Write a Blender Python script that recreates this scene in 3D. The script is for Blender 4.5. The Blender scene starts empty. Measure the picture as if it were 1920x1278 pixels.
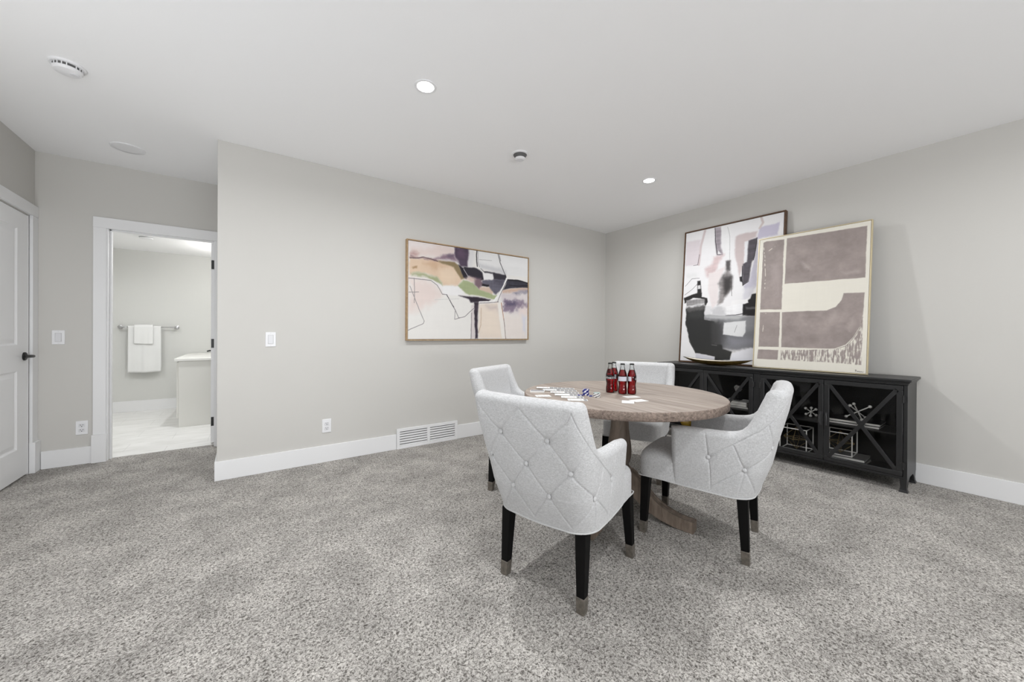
import bpy, bmesh, math, random
import numpy as np
from mathutils import Vector, Matrix

random.seed(7)
RNG = np.random.RandomState(11)
SC = bpy.context.scene
COL = SC.collection

# ------------------------------------------------------------------ camera
# room axes: +x runs along the back wall to the right corner, +y into the room
CAM_H = 1.085
R3 = (0.81294471, -0.58231584, 0.00539995)
U3 = (-0.00275938, 0.00542082, 0.9999815)
F3 = (0.58233434, 0.81294457, -0.0028)
cam_data = bpy.data.cameras.new('camera')
cam_data.sensor_fit = 'HORIZONTAL'
cam_data.sensor_width = 36.0
cam_data.lens = 698.8641 / 1920.0 * 36.0
cam_data.shift_x = 0.0
cam_data.shift_y = -(639.0 - 628.19) / 1920.0
cam_data.clip_start = 0.02
cam = bpy.data.objects.new('camera', cam_data)
COL.objects.link(cam)
cam.matrix_world = Matrix(((R3[0], U3[0], -F3[0], 0.0), (R3[1], U3[1], -F3[1], 0.0),
                           (R3[2], U3[2], -F3[2], CAM_H), (0, 0, 0, 1)))
SC.camera = cam

# ------------------------------------------------------------------ light
SC.view_settings.view_transform = 'Standard'
SC.view_settings.look = 'None'
SC.view_settings.gamma = 1.0
SC.view_settings.use_curve_mapping = False
SC.view_settings.exposure = 0.0
SC.cycles.max_bounces = 10
SC.cycles.diffuse_bounces = 6
SC.cycles.glossy_bounces = 4
SC.cycles.transmission_bounces = 10
SC.cycles.transparent_max_bounces = 16
SC.cycles.caustics_reflective = False
SC.cycles.caustics_refractive = False
SC.cycles.sample_clamp_indirect = 6.0

FILL_SIDE = 24.0      # W, upward fill added at a made-up window in the left wall
FILL_REAR = 160.0          # W, fill light added at a made-up window behind the camera
DOWNLIGHT = 17.5         # W, each recessed ceiling lamp
BATH_CEILING = 8.0
BATH_VANITY = 2.6
BATH_ENTRY = 12.0

world = bpy.data.worlds.new('world')
world.use_nodes = True
world.node_tree.nodes['Background'].inputs[0].default_value = (0.9, 0.95, 1.0, 1)
world.node_tree.nodes['Background'].inputs[1].default_value = 0.6
SC.world = world

# room measurements (metres)
XR, YB_, ZC = 4.088, 3.474, 2.496       # right wall, back wall, ceiling
XE = -0.166                             # free end of the back wall
YH = 4.545                              # wall with the bathroom door
XL = -1.338                             # left wall
YREAR = -3.4
YBATH = 7.164
ZBATH = 2.21


def area_light(name, loc, aim, size, power, color, size_y=None, shape='DISK', spread=math.pi):
    d = bpy.data.lights.new(name, 'AREA')
    d.shape = shape
    d.size = size
    if size_y:
        d.size_y = size_y
    d.energy = power
    d.color = color
    d.spread = spread
    o = bpy.data.objects.new(name, d)
    COL.objects.link(o)
    o.location = loc
    o.rotation_euler = Vector(aim).to_track_quat('-Z', 'Y').to_euler()
    return o


# fill tilted up to lift the ceiling, set in the added rear window
area_light('rear_window_fill', (0.3, YREAR - 0.06, 0.62), (0, 0.32, 1), 3.0, FILL_REAR, (0.945, 0.972, 1.0), 0.8, 'RECTANGLE')


area_light('side_window_fill', (XL + 0.04, 1.1, 0.35), (0.02, 0.4, 1), 0.4, FILL_SIDE, (0.945, 0.972, 1.0), 1.7, 'RECTANGLE')  # added fill aimed up to brighten the ceiling and hall

# ------------------------------------------------------------------ colour and materials
def lin(c):
    return tuple((v / 255 / 12.92) if v / 255 <= 0.04045 else (((v / 255) + 0.055) / 1.055) ** 2.4 for v in c)


def rgba(c, k=1.0):
    return tuple(min(1.0, v * k) for v in lin(c)) + (1.0,)


def new_mat(name):
    m = bpy.data.materials.new(name)
    m.use_nodes = True
    nt = m.node_tree
    return m, nt, nt.nodes['Principled BSDF']


def plain(name, c, rough=0.5, metal=0.0, spec=0.5, noise=0.0, nscale=40.0, bump=0.0, bscale=120.0, coat=0.0):
    m, nt, b = new_mat(name)
    b.inputs['Roughness'].default_value = rough
    b.inputs['Metallic'].default_value = metal
    b.inputs['Specular IOR Level'].default_value = spec
    b.inputs['Coat Weight'].default_value = coat
    tc = nt.nodes.new('ShaderNodeTexCoord')
    if noise > 0:
        n = nt.nodes.new('ShaderNodeTexNoise')
        n.inputs['Scale'].default_value = nscale
        n.inputs['Detail'].default_value = 3
        nt.links.new(tc.outputs['Object'], n.inputs['Vector'])
        r = nt.nodes.new('ShaderNodeValToRGB')
        r.color_ramp.elements[0].position = 0.3
        r.color_ramp.elements[1].position = 0.7
        l = lin(c)
        r.color_ramp.elements[0].color = tuple(v * (1 - noise) for v in l) + (1,)
        r.color_ramp.elements[1].color = tuple(min(1, v * (1 + noise)) for v in l) + (1,)
        nt.links.new(n.outputs['Fac'], r.inputs['Fac'])
        nt.links.new(r.outputs['Color'], b.inputs['Base Color'])
    else:
        b.inputs['Base Color'].default_value = rgba(c)
    if bump > 0:
        n2 = nt.nodes.new('ShaderNodeTexNoise')
        n2.inputs['Scale'].default_value = bscale
        n2.inputs['Detail'].default_value = 2
        nt.links.new(tc.outputs['Object'], n2.inputs['Vector'])
        bp = nt.nodes.new('ShaderNodeBump')
        bp.inputs['Strength'].default_value = bump
        bp.inputs['Distance'].default_value = 0.004
        nt.links.new(n2.outputs['Fac'], bp.inputs['Height'])
        nt.links.new(bp.outputs['Normal'], b.inputs['Normal'])
    return m


def carpet_mat():
    m, nt, b = new_mat('carpet')
    N, L = nt.nodes, nt.links
    tc = N.new('ShaderNodeTexCoord')
    n1 = N.new('ShaderNodeTexNoise')
    n1.inputs['Scale'].default_value = 118
    n1.inputs['Detail'].default_value = 2.5
    n1.inputs['Roughness'].default_value = 0.6
    n1.inputs['Distortion'].default_value = 1.2
    L.new(tc.outputs['Object'], n1.inputs['Vector'])
    r = N.new('ShaderNodeValToRGB')
    e = r.color_ramp.elements
    e[0].position, e[0].color = 0.36, rgba(CARPET[0])
    e[1].position, e[1].color = 0.62, rgba(CARPET[2])
    k = e.new(0.48)
    k.color = rgba(CARPET[1])
    L.new(n1.outputs['Fac'], r.inputs['Fac'])
    # patches where the pile lies the other way
    n2 = N.new('ShaderNodeTexNoise')
    n2.inputs['Scale'].default_value = 4.2
    n2.inputs['Detail'].default_value = 4
    n2.inputs['Roughness'].default_value = 0.62
    L.new(tc.outputs['Object'], n2.inputs['Vector'])
    mr = N.new('ShaderNodeMapRange')
    mr.inputs['From Min'].default_value = 0.36
    mr.inputs['From Max'].default_value = 0.64
    mr.inputs['To Min'].default_value = 0.80
    mr.inputs['To Max'].default_value = 1.10
    L.new(n2.outputs['Fac'], mr.inputs['Value'])
    mx = N.new('ShaderNodeMix')
    mx.data_type = 'RGBA'
    mx.blend_type = 'MULTIPLY'
    mx.inputs['Factor'].default_value = 1
    L.new(r.outputs['Color'], mx.inputs[6])
    L.new(mr.outputs['Result'], mx.inputs[7])
    L.new(mx.outputs[2], b.inputs['Base Color'])
    b.inputs['Roughness'].default_value = 0.95
    b.inputs['Specular IOR Level'].default_value = 0.1
    bp = N.new('ShaderNodeBump')
    bp.inputs['Strength'].default_value = 0.8
    bp.inputs['Distance'].default_value = 0.006
    L.new(n1.outputs['Fac'], bp.inputs['Height'])
    L.new(bp.outputs['Normal'], b.inputs['Normal'])
    return m


def linen_mat():
    m, nt, b = new_mat('linen')
    N, L = nt.nodes, nt.links
    tc = N.new('ShaderNodeTexCoord')
    outs = []
    for sc in ((1500, 1500, 170), (190, 190, 1500)):
        mp = N.new('ShaderNodeMapping')
        mp.inputs['Scale'].default_value = tuple(v / 10 for v in sc)
        L.new(tc.outputs['Object'], mp.inputs['Vector'])
        n = N.new('ShaderNodeTexNoise')
        n.inputs['Scale'].default_value = 4.5
        n.inputs['Detail'].default_value = 3
        L.new(mp.outputs['Vector'], n.inputs['Vector'])
        outs.append(n.outputs['Fac'])
    ad = N.new('ShaderNodeMath')
    ad.operation = 'ADD'
    L.new(outs[0], ad.inputs[0])
    L.new(outs[1], ad.inputs[1])
    r = N.new('ShaderNodeValToRGB')
    e = r.color_ramp.elements
    hv = N.new('ShaderNodeMath')
    hv.operation = 'MULTIPLY'
    hv.inputs[1].default_value = 0.5
    L.new(ad.outputs[0], hv.inputs[0])
    e[0].position, e[0].color = 0.39, rgba(LINEN[0])
    e[1].position, e[1].color = 0.61, rgba(LINEN[1])
    L.new(hv.outputs[0], r.inputs['Fac'])
    L.new(r.outputs['Color'], b.inputs['Base Color'])
    b.inputs['Roughness'].default_value = 0.9
    b.inputs['Specular IOR Level'].default_value = 0.15
    b.inputs['Sheen Weight'].default_value = 0.15
    bp = N.new('ShaderNodeBump')
    bp.inputs['Strength'].default_value = 0.25
    bp.inputs['Distance'].default_value = 0.002
    L.new(hv.outputs[0], bp.inputs['Height'])
    L.new(bp.outputs['Normal'], b.inputs['Normal'])
    return m


def wood_mat(name, dark, light, scale=(60, 3.0, 60), rough=0.55, bump=0.15, fine=4.0):
    m, nt, b = new_mat(name)
    N, L = nt.nodes, nt.links
    tc = N.new('ShaderNodeTexCoord')
    mp = N.new('ShaderNodeMapping')
    mp.inputs['Scale'].default_value = scale
    L.new(tc.outputs['Object'], mp.inputs['Vector'])
    n = N.new('ShaderNodeTexNoise')
    n.inputs['Scale'].default_value = 1.0
    n.inputs['Detail'].default_value = fine
    n.inputs['Roughness'].default_value = 0.65
    n.inputs['Distortion'].default_value = 0.6
    L.new(mp.outputs['Vector'], n.inputs['Vector'])
    r = N.new('ShaderNodeValToRGB')
    e = r.color_ramp.elements
    e[0].position, e[0].color = 0.32, rgba(dark)
    e[1].position, e[1].color = 0.66, rgba(light)
    L.new(n.outputs['Fac'], r.inputs['Fac'])
    L.new(r.outputs['Color'], b.inputs['Base Color'])
    b.inputs['Roughness'].default_value = rough
    b.inputs['Specular IOR Level'].default_value = 0.35
    bp = N.new('ShaderNodeBump')
    bp.inputs['Strength'].default_value = bump
    bp.inputs['Distance'].default_value = 0.002
    L.new(n.outputs['Fac'], bp.inputs['Height'])
    L.new(bp.outputs['Normal'], b.inputs['Normal'])
    return m


def pane_mat(name, tint, gloss=1.0, ior=1.5):
    """thin clear pane: see-through with a Fresnel reflection"""
    m, nt, b = new_mat(name)
    N, L = nt.nodes, nt.links
    N.remove(b)
    tr = N.new('ShaderNodeBsdfTransparent')
    tr.inputs['Color'].default_value = tuple(tint) + (1,)
    gl = N.new('ShaderNodeBsdfGlossy')
    gl.inputs['Roughness'].default_value = 0.02
    gl.inputs['Color'].default_value = (gloss, gloss, gloss, 1)
    fr = N.new('ShaderNodeFresnel')
    fr.inputs['IOR'].default_value = ior
    mx = N.new('ShaderNodeMixShader')
    L.new(fr.outputs[0], mx.inputs[0])
    L.new(tr.outputs[0], mx.inputs[1])
    L.new(gl.outputs[0], mx.inputs[2])
    L.new(mx.outputs[0], N['Material Output'].inputs['Surface'])
    return m


def emit_mat(name, c, s):
    m, nt, b = new_mat(name)
    b.inputs['Base Color'].default_value = rgba(c)
    b.inputs['Emission Color'].default_value = rgba(c)
    b.inputs['Emission Strength'].default_value = s
    return m


def tile_mat():
    m, nt, b = new_mat('marble_tile')
    N, L = nt.nodes, nt.links
    tc = N.new('ShaderNodeTexCoord')
    n = N.new('ShaderNodeTexNoise')
    mp = N.new('ShaderNodeMapping')
    mp.inputs['Scale'].default_value = (1.2, 5, 1)
    L.new(tc.outputs['Object'], mp.inputs['Vector'])
    n.inputs['Scale'].default_value = 2.2
    n.inputs['Detail'].default_value = 6
    n.inputs['Distortion'].default_value = 1.5
    L.new(mp.outputs['Vector'], n.inputs['Vector'])
    r = N.new('ShaderNodeValToRGB')
    r.color_ramp.elements[0].position, r.color_ramp.elements[0].color = 0.35, rgba((222, 221, 218))
    r.color_ramp.elements[1].position, r.color_ramp.elements[1].color = 0.6, rgba((236, 235, 233))
    L.new(n.outputs['Fac'], r.inputs['Fac'])
    br = N.new('ShaderNodeTexBrick')
    br.inputs['Scale'].default_value = 1.0
    br.inputs['Brick Width'].default_value = 0.6
    br.inputs['Row Height'].default_value = 0.3
    br.inputs['Mortar Size'].default_value = 0.0015
    br.inputs['Mortar'].default_value = rgba((200, 199, 196))
    L.new(tc.outputs['Object'], br.inputs['Vector'])
    L.new(r.outputs['Color'], br.inputs['Color1'])
    L.new(r.outputs['Color'], br.inputs['Color2'])
    L.new(br.outputs['Color'], b.inputs['Base Color'])
    b.inputs['Roughness'].default_value = 0.35
    return m


CARPET = ((94, 90, 86), (162, 158, 153), (204, 200, 195))
LINEN = ((178, 178, 179), (212, 212, 213))
M = {}
M['wall'] = plain('wall_paint', (204, 202, 198), 0.75, spec=0.2, bump=0.03, bscale=300)
M['ceiling'] = plain('ceiling_paint', (246, 246, 247), 0.9, spec=0.1, bump=0.04, bscale=90)
M['bath_wall'] = plain('bathroom_paint', (214, 214, 211), 0.7, spec=0.2)
M['trim'] = plain('white_trim', (234, 234, 235), 0.4, spec=0.35)
M['door'] = plain('white_door', (240, 240, 241), 0.45, spec=0.3)
M['carpet'] = carpet_mat()
M['tile'] = tile_mat()
M['linen'] = linen_mat()
M['piping'] = plain('pale_piping', (196, 196, 196), 0.8, spec=0.2)
M['ebony'] = plain('black_wood', (10, 9, 9), 0.6, spec=0.15)
M['nickel'] = plain('aged_nickel', (132, 126, 118), 0.38, metal=0.75, noise=0.25, nscale=60, bump=0.2, bscale=140)
M['table'] = wood_mat('washed_oak', (124, 111, 102), (176, 164, 154), (64, 2.0, 64), fine=6.0)
M['table_edge'] = wood_mat('washed_oak_end_grain_shade', (92, 80, 73), (150, 134, 123), (70, 70, 90), 0.7, 0.4, fine=6.0)  # end grain stain, plus the rim's dimmer light put into the colour
M['pedestal'] = wood_mat('washed_oak_base_shaded', (102, 89, 78), (138, 124, 112), (30, 30, 5))  # base oak darkened to carry the shade under the tabletop
M['black_metal'] = plain('black_metal', (31, 31, 32), 0.36, metal=0.0, spec=0.5, noise=0.08, nscale=30)
M['black_inside'] = plain('black_inside', (12, 12, 12), 0.6, spec=0.2)
M['cabinet_glass'] = pane_mat('cabinet_glass', (0.93, 0.93, 0.93), 1.0, 1.32)
M['oak_frame'] = wood_mat('oak_frame', (156, 128, 96), (186, 158, 122), (40, 40, 40), 0.5, 0.05)
M['walnut_frame'] = wood_mat('walnut_frame', (74, 52, 36), (104, 76, 54), (40, 40, 40), 0.45, 0.05)
M['gilt_frame'] = plain('pale_gilt_frame', (206, 192, 158), 0.4, metal=0.25)
M['gold'] = plain('antique_gold', (150, 122, 66), 0.36, metal=0.8, noise=0.25, nscale=25, bump=0.15, bscale=50)
M['bowl_inside'] = plain('bowl_inside', (228, 220, 202), 0.4)
M['bowl_rim'] = plain('bowl_rim', (52, 44, 32), 0.45, metal=0.4)
M['black_iron'] = plain('black_hardware', (18, 18, 19), 0.35, spec=0.5)
M['plastic'] = plain('white_plastic', (234, 234, 236), 0.35)
M['plastic_dim'] = plain('white_plastic_rocker', (222, 222, 225), 0.35)
M['handle_metal'] = plain('dark_handle_metal', (72, 72, 73), 0.35, metal=0.4)
M['rocker_gap'] = plain('rocker_gap', (168, 168, 170), 0.6)
M['slot'] = plain('dark_slot', (46, 46, 46), 0.7)
M['vent_dark'] = plain('duct_dark', (70, 70, 71), 0.8)
M['detector_dark'] = plain('detector_grille', (92, 92, 92), 0.6)
M['silver'] = plain('silver_wire', (246, 244, 240), 0.35, metal=0.1)
M['gold_wire'] = plain('gold_wire', (150, 132, 92), 0.35, metal=0.5)
M['cover_white'] = plain('white_cover', (226, 225, 222), 0.5)
M['cover_grey'] = plain('grey_cover', (116, 115, 114), 0.55)
M['cover_dark'] = plain('dark_cover', (34, 34, 34), 0.5)
M['paper'] = plain('book_paper', (244, 242, 236), 0.8)
M['coral'] = plain('grey_coral', (150, 148, 145), 0.6, bump=0.5, bscale=90)
M['yellow'] = plain('yellow_glaze', (196, 156, 40), 0.25, spec=0.6)
M['chrome'] = plain('brushed_chrome', (190, 190, 190), 0.22, metal=0.9)
M['towel'] = plain('white_terry', (240, 240, 239), 0.95, spec=0.1, bump=0.6, bscale=380)
M['vanity'] = plain('vanity_paint', (224, 223, 218), 0.5, spec=0.3)
M['quartz'] = plain('white_quartz', (226, 225, 220), 0.25)
M['lamp'] = emit_mat('lamp_glow', (255, 252, 246), 30.0)
M['bath_lamp'] = emit_mat('bath_lamp_glow', (255, 252, 246), 4.0)
M['card_face'] = plain('card_face', (240, 240, 238), 0.4)
M['card_back'] = plain('card_back_grey', (146, 146, 150), 0.4, noise=0.35, nscale=260)
M['card_red'] = plain('card_red', (170, 40, 42), 0.5)
M['card_black'] = plain('card_black', (40, 40, 42), 0.5)
M['chip_blue'] = plain('chip_blue', (26, 32, 122), 0.4)
M['chip_white'] = plain('chip_white', (236, 234, 234), 0.4)
M['chip_dark'] = plain('chip_dark', (44, 38, 42), 0.4)
M['chip_pale'] = plain('chip_pale_top', (168, 184, 182), 0.4)
M['cap'] = plain('bottle_cap', (34, 34, 34), 0.35, metal=0.4)
M['bottle_glass'] = pane_mat('bottle_glass', (0.97, 0.98, 0.975), 1.0, 1.3)
M['label_grey'] = plain('label_grey', (196, 197, 208), 0.5)
M['label_black'] = plain('label_black', (22, 22, 24), 0.4)
M['label_white'] = plain('label_white', (236, 236, 238), 0.5)
M['label_red'] = plain('label_red', (176, 24, 34), 0.5)


def cola_mat():
    m, nt, b = new_mat('red_cola')
    b.inputs['Base Color'].default_value = (0.40, 0.003, 0.006, 1)
    b.inputs['Transmission Weight'].default_value = 0.93
    b.inputs['IOR'].default_value = 1.33
    b.inputs['Roughness'].default_value = 0.0
    return m


M['cola'] = cola_mat()
# the two faces that carry a pattern of their own: canvas colours live on the mesh


def canvas_mat(name):
    m, nt, b = new_mat(name)
    a = nt.nodes.new('ShaderNodeVertexColor')
    a.layer_name = 'paint'
    nt.links.new(a.outputs['Color'], b.inputs['Base Color'])
    b.inputs['Roughness'].default_value = 0.55
    b.inputs['Specular IOR Level'].default_value = 0.25
    return m


M['canvas'] = canvas_mat('painted_canvas')


# ------------------------------------------------------------------ mesh helpers
class MB:
    """collects shapes and links them as ONE mesh object"""

    def __init__(self):
        self.v, self.f, self.mi = [], [], []

    def add(self, vs, fs, mi=0):
        o = len(self.v)
        self.v += [tuple(p) for p in vs]
        self.f += [tuple(i + o for i in q) for q in fs]
        self.mi += [mi] * len(fs)
        return self

    def box(self, x0, x1, y0, y1, z0, z1, mi=0):
        return self.add([(x0, y0, z0), (x1, y0, z0), (x1, y1, z0), (x0, y1, z0), (x0, y0, z1), (x1, y0, z1), (x1, y1, z1), (x0, y1, z1)],
                        [(0, 3, 2, 1), (4, 5, 6, 7), (0, 1, 5, 4), (1, 2, 6, 5), (2, 3, 7, 6), (3, 0, 4, 7)], mi)

    def obox(self, c, ax, ay, az, hx, hy, hz, mi=0):
        """box with its own axes; c centre, h* half sizes"""
        c, ax, ay, az = Vector(c), Vector(ax).normalized(), Vector(ay).normalized(), Vector(az).normalized()
        vs = [c + ax * (sx * hx) + ay * (sy * hy) + az * (sz * hz)
              for sz in (-1, 1) for sx, sy in ((-1, -1), (1, -1), (1, 1), (-1, 1))]
        return self.add(vs, [(0, 3, 2, 1), (4, 5, 6, 7), (0, 1, 5, 4), (1, 2, 6, 5), (2, 3, 7, 6), (3, 0, 4, 7)], mi)

    def taper(self, c0, c1, h0, h1, mi=0):
        """square bar from c0 (half size h0) up to c1 (half size h1)"""
        vs = [(c0[0] + sx * h0, c0[1] + sy * h0, c0[2]) for sx, sy in ((-1, -1), (1, -1), (1, 1), (-1, 1))]
        vs += [(c1[0] + sx * h1, c1[1] + sy * h1, c1[2]) for sx, sy in ((-1, -1), (1, -1), (1, 1), (-1, 1))]
        return self.add(vs, [(0, 3, 2, 1), (4, 5, 6, 7), (0, 1, 5, 4), (1, 2, 6, 5), (2, 3, 7, 6), (3, 0, 4, 7)], mi)

    def lathe(self, prof, n=32, c=(0, 0, 0), mi=0, close=True, mat=None):
        """prof: list of (r, z); mat an optional 3x3 that turns the axis"""
        vs, fs = [], []
        for r, z in prof:
            for k in range(n):
                a = 2 * math.pi * k / n
                p = Vector((r * math.cos(a), r * math.sin(a), z))
                if mat:
                    p = mat @ p
                vs.append((p[0] + c[0], p[1] + c[1], p[2] + c[2]))
        for i in range(len(prof) - 1):
            for k in range(n):
                fs.append((i * n + k, i * n + (k + 1) % n, (i + 1) * n + (k + 1) % n, (i + 1) * n + k))
        if close:
            fs.append(tuple(range(n - 1, -1, -1)))
            fs.append(tuple((len(prof) - 1) * n + k for k in range(n)))
        return self.add(vs, fs, mi)

    def tube(self, pts, r, n=8, closed=False, mi=0):
        pts = [Vector(p) for p in pts]
        m = len(pts)
        vs, fs = [], []
        up = None
        for i, p in enumerate(pts):
            a = pts[i - 1] if (i > 0 or closed) else p
            b = pts[(i + 1) % m] if (i < m - 1 or closed) else p
            t = (b - a).normalized()
            if up is None:
                up = Vector((0, 0, 1)) if abs(t.z) < 0.9 else Vector((1, 0, 0))
            u = (up - t * up.dot(t)).normalized()
            w = t.cross(u)
            up = u
            rr = r[i] if isinstance(r, (list, tuple)) else r
            for k in range(n):
                an = 2 * math.pi * k / n
                vs.append(p + u * (rr * math.cos(an)) + w * (rr * math.sin(an)))
        for i in range(m if closed else m - 1):
            j = (i + 1) % m
            for k in range(n):
                fs.append((i * n + k, i * n + (k + 1) % n, j * n + (k + 1) % n, j * n + k))
        if not closed:
            fs.append(tuple(range(n - 1, -1, -1)))
            fs.append(tuple((m - 1) * n + k for k in range(n)))
        return self.add(vs, fs, mi)

    def ball(self, c, r, n=14, k=(1, 1, 1), mi=0):
        prof = []
        rows = n // 2 + 1
        vs, fs = [], []
        for i in range(rows + 1):
            th = math.pi * i / rows
            for j in range(n):
                ph = 2 * math.pi * j / n
                vs.append((c[0] + k[0] * r * math.sin(th) * math.cos(ph), c[1] + k[1] * r * math.sin(th) * math.sin(ph), c[2] - k[2] * r * math.cos(th)))
        for i in range(rows):
            for j in range(n):
                fs.append((i * n + j, i * n + (j + 1) % n, (i + 1) * n + (j + 1) % n, (i + 1) * n + j))
        return self.add(vs, fs, mi)

    def grid(self, P, mi=0, wrap=False):
        """P[row][col] of points"""
        R_, C_ = len(P), len(P[0])
        vs = [p for row in P for p in row]
        fs = []
        for i in range(R_ - 1):
            for j in range(C_ if wrap else C_ - 1):
                jj = (j + 1) % C_
                fs.append((i * C_ + j, i * C_ + jj, (i + 1) * C_ + jj, (i + 1) * C_ + j))
        return self.add(vs, fs, mi)

    def build(self, name, mat, parent=None, bevel=0.0, seg=2, smooth=True, angle=0.6, recalc=True):
        me = bpy.data.meshes.new(name)
        me.from_pydata(self.v, [], self.f)
        for mm in (mat if isinstance(mat, (list, tuple)) else [mat]):
            me.materials.append(mm)
        if max(self.mi, default=0) > 0:
            me.polygons.foreach_set('material_index', self.mi)
        if recalc:
            bm = bmesh.new()
            bm.from_mesh(me)
            bmesh.ops.recalc_face_normals(bm, faces=bm.faces)
            bm.to_mesh(me)
            bm.free()
        if smooth:
            me.polygons.foreach_set('use_smooth', [True] * len(me.polygons))
            me.set_sharp_from_angle(angle=angle)
        me.update()
        o = bpy.data.objects.new(name, me)
        COL.objects.link(o)
        if parent is not None:
            o.parent = parent
        if bevel > 0:
            md = o.modifiers.new('bevel', 'BEVEL')
            md.width = bevel
            md.segments = seg
            md.limit_method = 'ANGLE'
            md.angle_limit = 0.7
            md.harden_normals = False
        return o


def tag(o, label=None, cat=None, group=None, kind=None):
    if label:
        o['label'] = label
    if cat:
        o['category'] = cat
    if group:
        o['group'] = group
    if kind:
        o['kind'] = kind
    return o


def struct(o, label, cat):
    return tag(o, label, cat, kind='structure')


def thing(name, label, cat, loc=(0, 0, 0), rot=(0, 0, 0), group=None):
    o = bpy.data.objects.new(name, None)
    o.empty_display_size = 0.1
    COL.objects.link(o)
    o.location = loc
    o.rotation_euler = rot
    return tag(o, label, cat, group)


def copy_tree(o, parent=None):
    c = o.copy()
    COL.objects.link(c)
    c.parent = parent
    for ch in list(o.children):
        copy_tree(ch, c)
    return c

# ================================================================== the room
T = 0.12
# carpet and tile
o = MB().box(XL - T, XR + T, YREAR - T, YH + 0.075, -0.1, 0.0).build('floor', M['carpet'], smooth=False)
struct(o, 'grey speckled cut pile carpet', 'floor')
o = MB().box(-2.5, 0.2, YH + 0.075, YBATH + T, -0.1, 0.0).build('floor', M['tile'], smooth=False)
struct(o, 'pale marble look tile floor of the bathroom', 'floor')
o = MB().box(XL - T, XR + T, YREAR - T, YH + 0.06, ZC, ZC + 0.1).build('ceiling', M['ceiling'], smooth=False)
struct(o, 'flat white ceiling over the carpeted room', 'ceiling')
o = MB().box(-2.5, 0.2, YH + 0.11, YBATH + T, ZBATH, ZBATH + 0.1).build('ceiling', M['ceiling'], smooth=False)
struct(o, 'lower white ceiling inside the bathroom', 'ceiling')

o = MB().box(XE, XR + T, YB_, YH, 0, ZC).build('wall_back', M['wall'], bevel=0.002)
struct(o, 'greige back wall with the wide painting', 'wall')
o = MB().box(XR, XR + T, YREAR - T, YB_, 0, ZC).build('wall_right', M['wall'], smooth=False)
struct(o, 'greige right wall behind the black cabinet', 'wall')
# left wall with the closed door (solid: the door slab sits in a shallow recess)
DY0, DY1, DH = 3.68, 4.445, 1.965
mb = MB()
W2A, W2B, W2C, W2D = 0.2, 2.0, 0.2, 2.2      # second window, unseen and added for its fill, left of the viewer
mb.box(XL - T, XL, YREAR - T, W2A, 0, ZC)
mb.box(XL - T, XL, W2B, DY0, 0, ZC)
mb.box(XL - T, XL, W2A, W2B, 0, W2C)
mb.box(XL - T, XL, W2A, W2B, W2D, ZC)
mb.box(XL - T, XL, DY1, YH, 0, ZC)
mb.box(XL - T, XL, DY0, DY1, DH, ZC)
mb.box(XL - T, XL - 0.06, DY0, DY1, 0, DH)
struct(mb.build('wall_left', M['wall'], smooth=False), 'greige left wall with the white panel door', 'wall')
# wall with the bathroom doorway
OX0, OX1, OH = -0.943, -0.236, 1.964
mb = MB()
mb.box(-2.5, OX0, YH, YH + 0.115, 0, ZC)
mb.box(OX1, 0.2, YH, YH + 0.115, 0, ZC)
mb.box(OX0, OX1, YH, YH + 0.115, OH, ZC)
struct(mb.build('wall_hall', M['wall'], smooth=False), 'greige hall wall around the bathroom doorway', 'wall')
# wall behind the camera, with an unseen window added for the fill light
WX0, WX1, WZ0, WZ1 = -1.25, 1.85, 0.2, 2.38
mb = MB()
mb.box(XL - T, WX0, YREAR - T, YREAR, 0, ZC)
mb.box(WX1, XR + T, YREAR - T, YREAR, 0, ZC)
mb.box(WX0, WX1, YREAR - T, YREAR, 0, WZ0)
mb.box(WX0, WX1, YREAR - T, YREAR, WZ1, ZC)
struct(mb.build('wall_rear', M['wall'], smooth=False), 'greige wall behind the viewer', 'wall')
mb = MB()
for a, b in ((WX0, WX0 + 0.05), (WX1 - 0.05, WX1), (-0.24, -0.19), (0.79, 0.84)):
    mb.box(a, b, YREAR - 0.09, YREAR - 0.03, WZ0, WZ1)
mb.box(WX0 + 0.05, WX1 - 0.05, YREAR - 0.088, YREAR - 0.032, WZ0, WZ0 + 0.05)
mb.box(WX0 + 0.05, WX1 - 0.05, YREAR - 0.088, YREAR - 0.032, WZ1 - 0.05, WZ1)
struct(mb.build('added_window_1', M['trim']), 'unseen added white framed window in the rear wall', 'window')
mb = MB()
for a, b in ((W2A, W2A + 0.05), (W2B - 0.05, W2B), ((W2A + W2B) / 2 - 0.025, (W2A + W2B) / 2 + 0.025)):
    mb.box(XL - 0.09, XL - 0.03, a, b, W2C, W2D)
mb.box(XL - 0.088, XL - 0.032, W2A + 0.05, W2B - 0.05, W2C, W2C + 0.05)
mb.box(XL - 0.088, XL - 0.032, W2A + 0.05, W2B - 0.05, W2D - 0.05, W2D)
struct(mb.build('added_window_2', M['trim']), 'unseen added white framed window in the left wall beside the viewer', 'window')
# bathroom shell
o = MB().box(-2.5, 0.2, YBATH, YBATH + T, 0, ZBATH + 0.05).build('wall_bathroom', M['bath_wall'], smooth=False)
struct(o, 'white bathroom wall behind the towel bar', 'wall')
o = MB().box(-0.03, 0.09, YH + 0.115, YBATH, 0, ZBATH + 0.05).build('wall_vanity', M['bath_wall'], smooth=False)
struct(o, 'white bathroom wall beside the vanity', 'wall')
o = MB().box(-2.5, -2.38, YH + 0.115, YBATH, 0, ZBATH + 0.05).build('wall_shower', M['bath_wall'], smooth=False)
struct(o, 'white bathroom wall opposite the vanity', 'wall')

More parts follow.
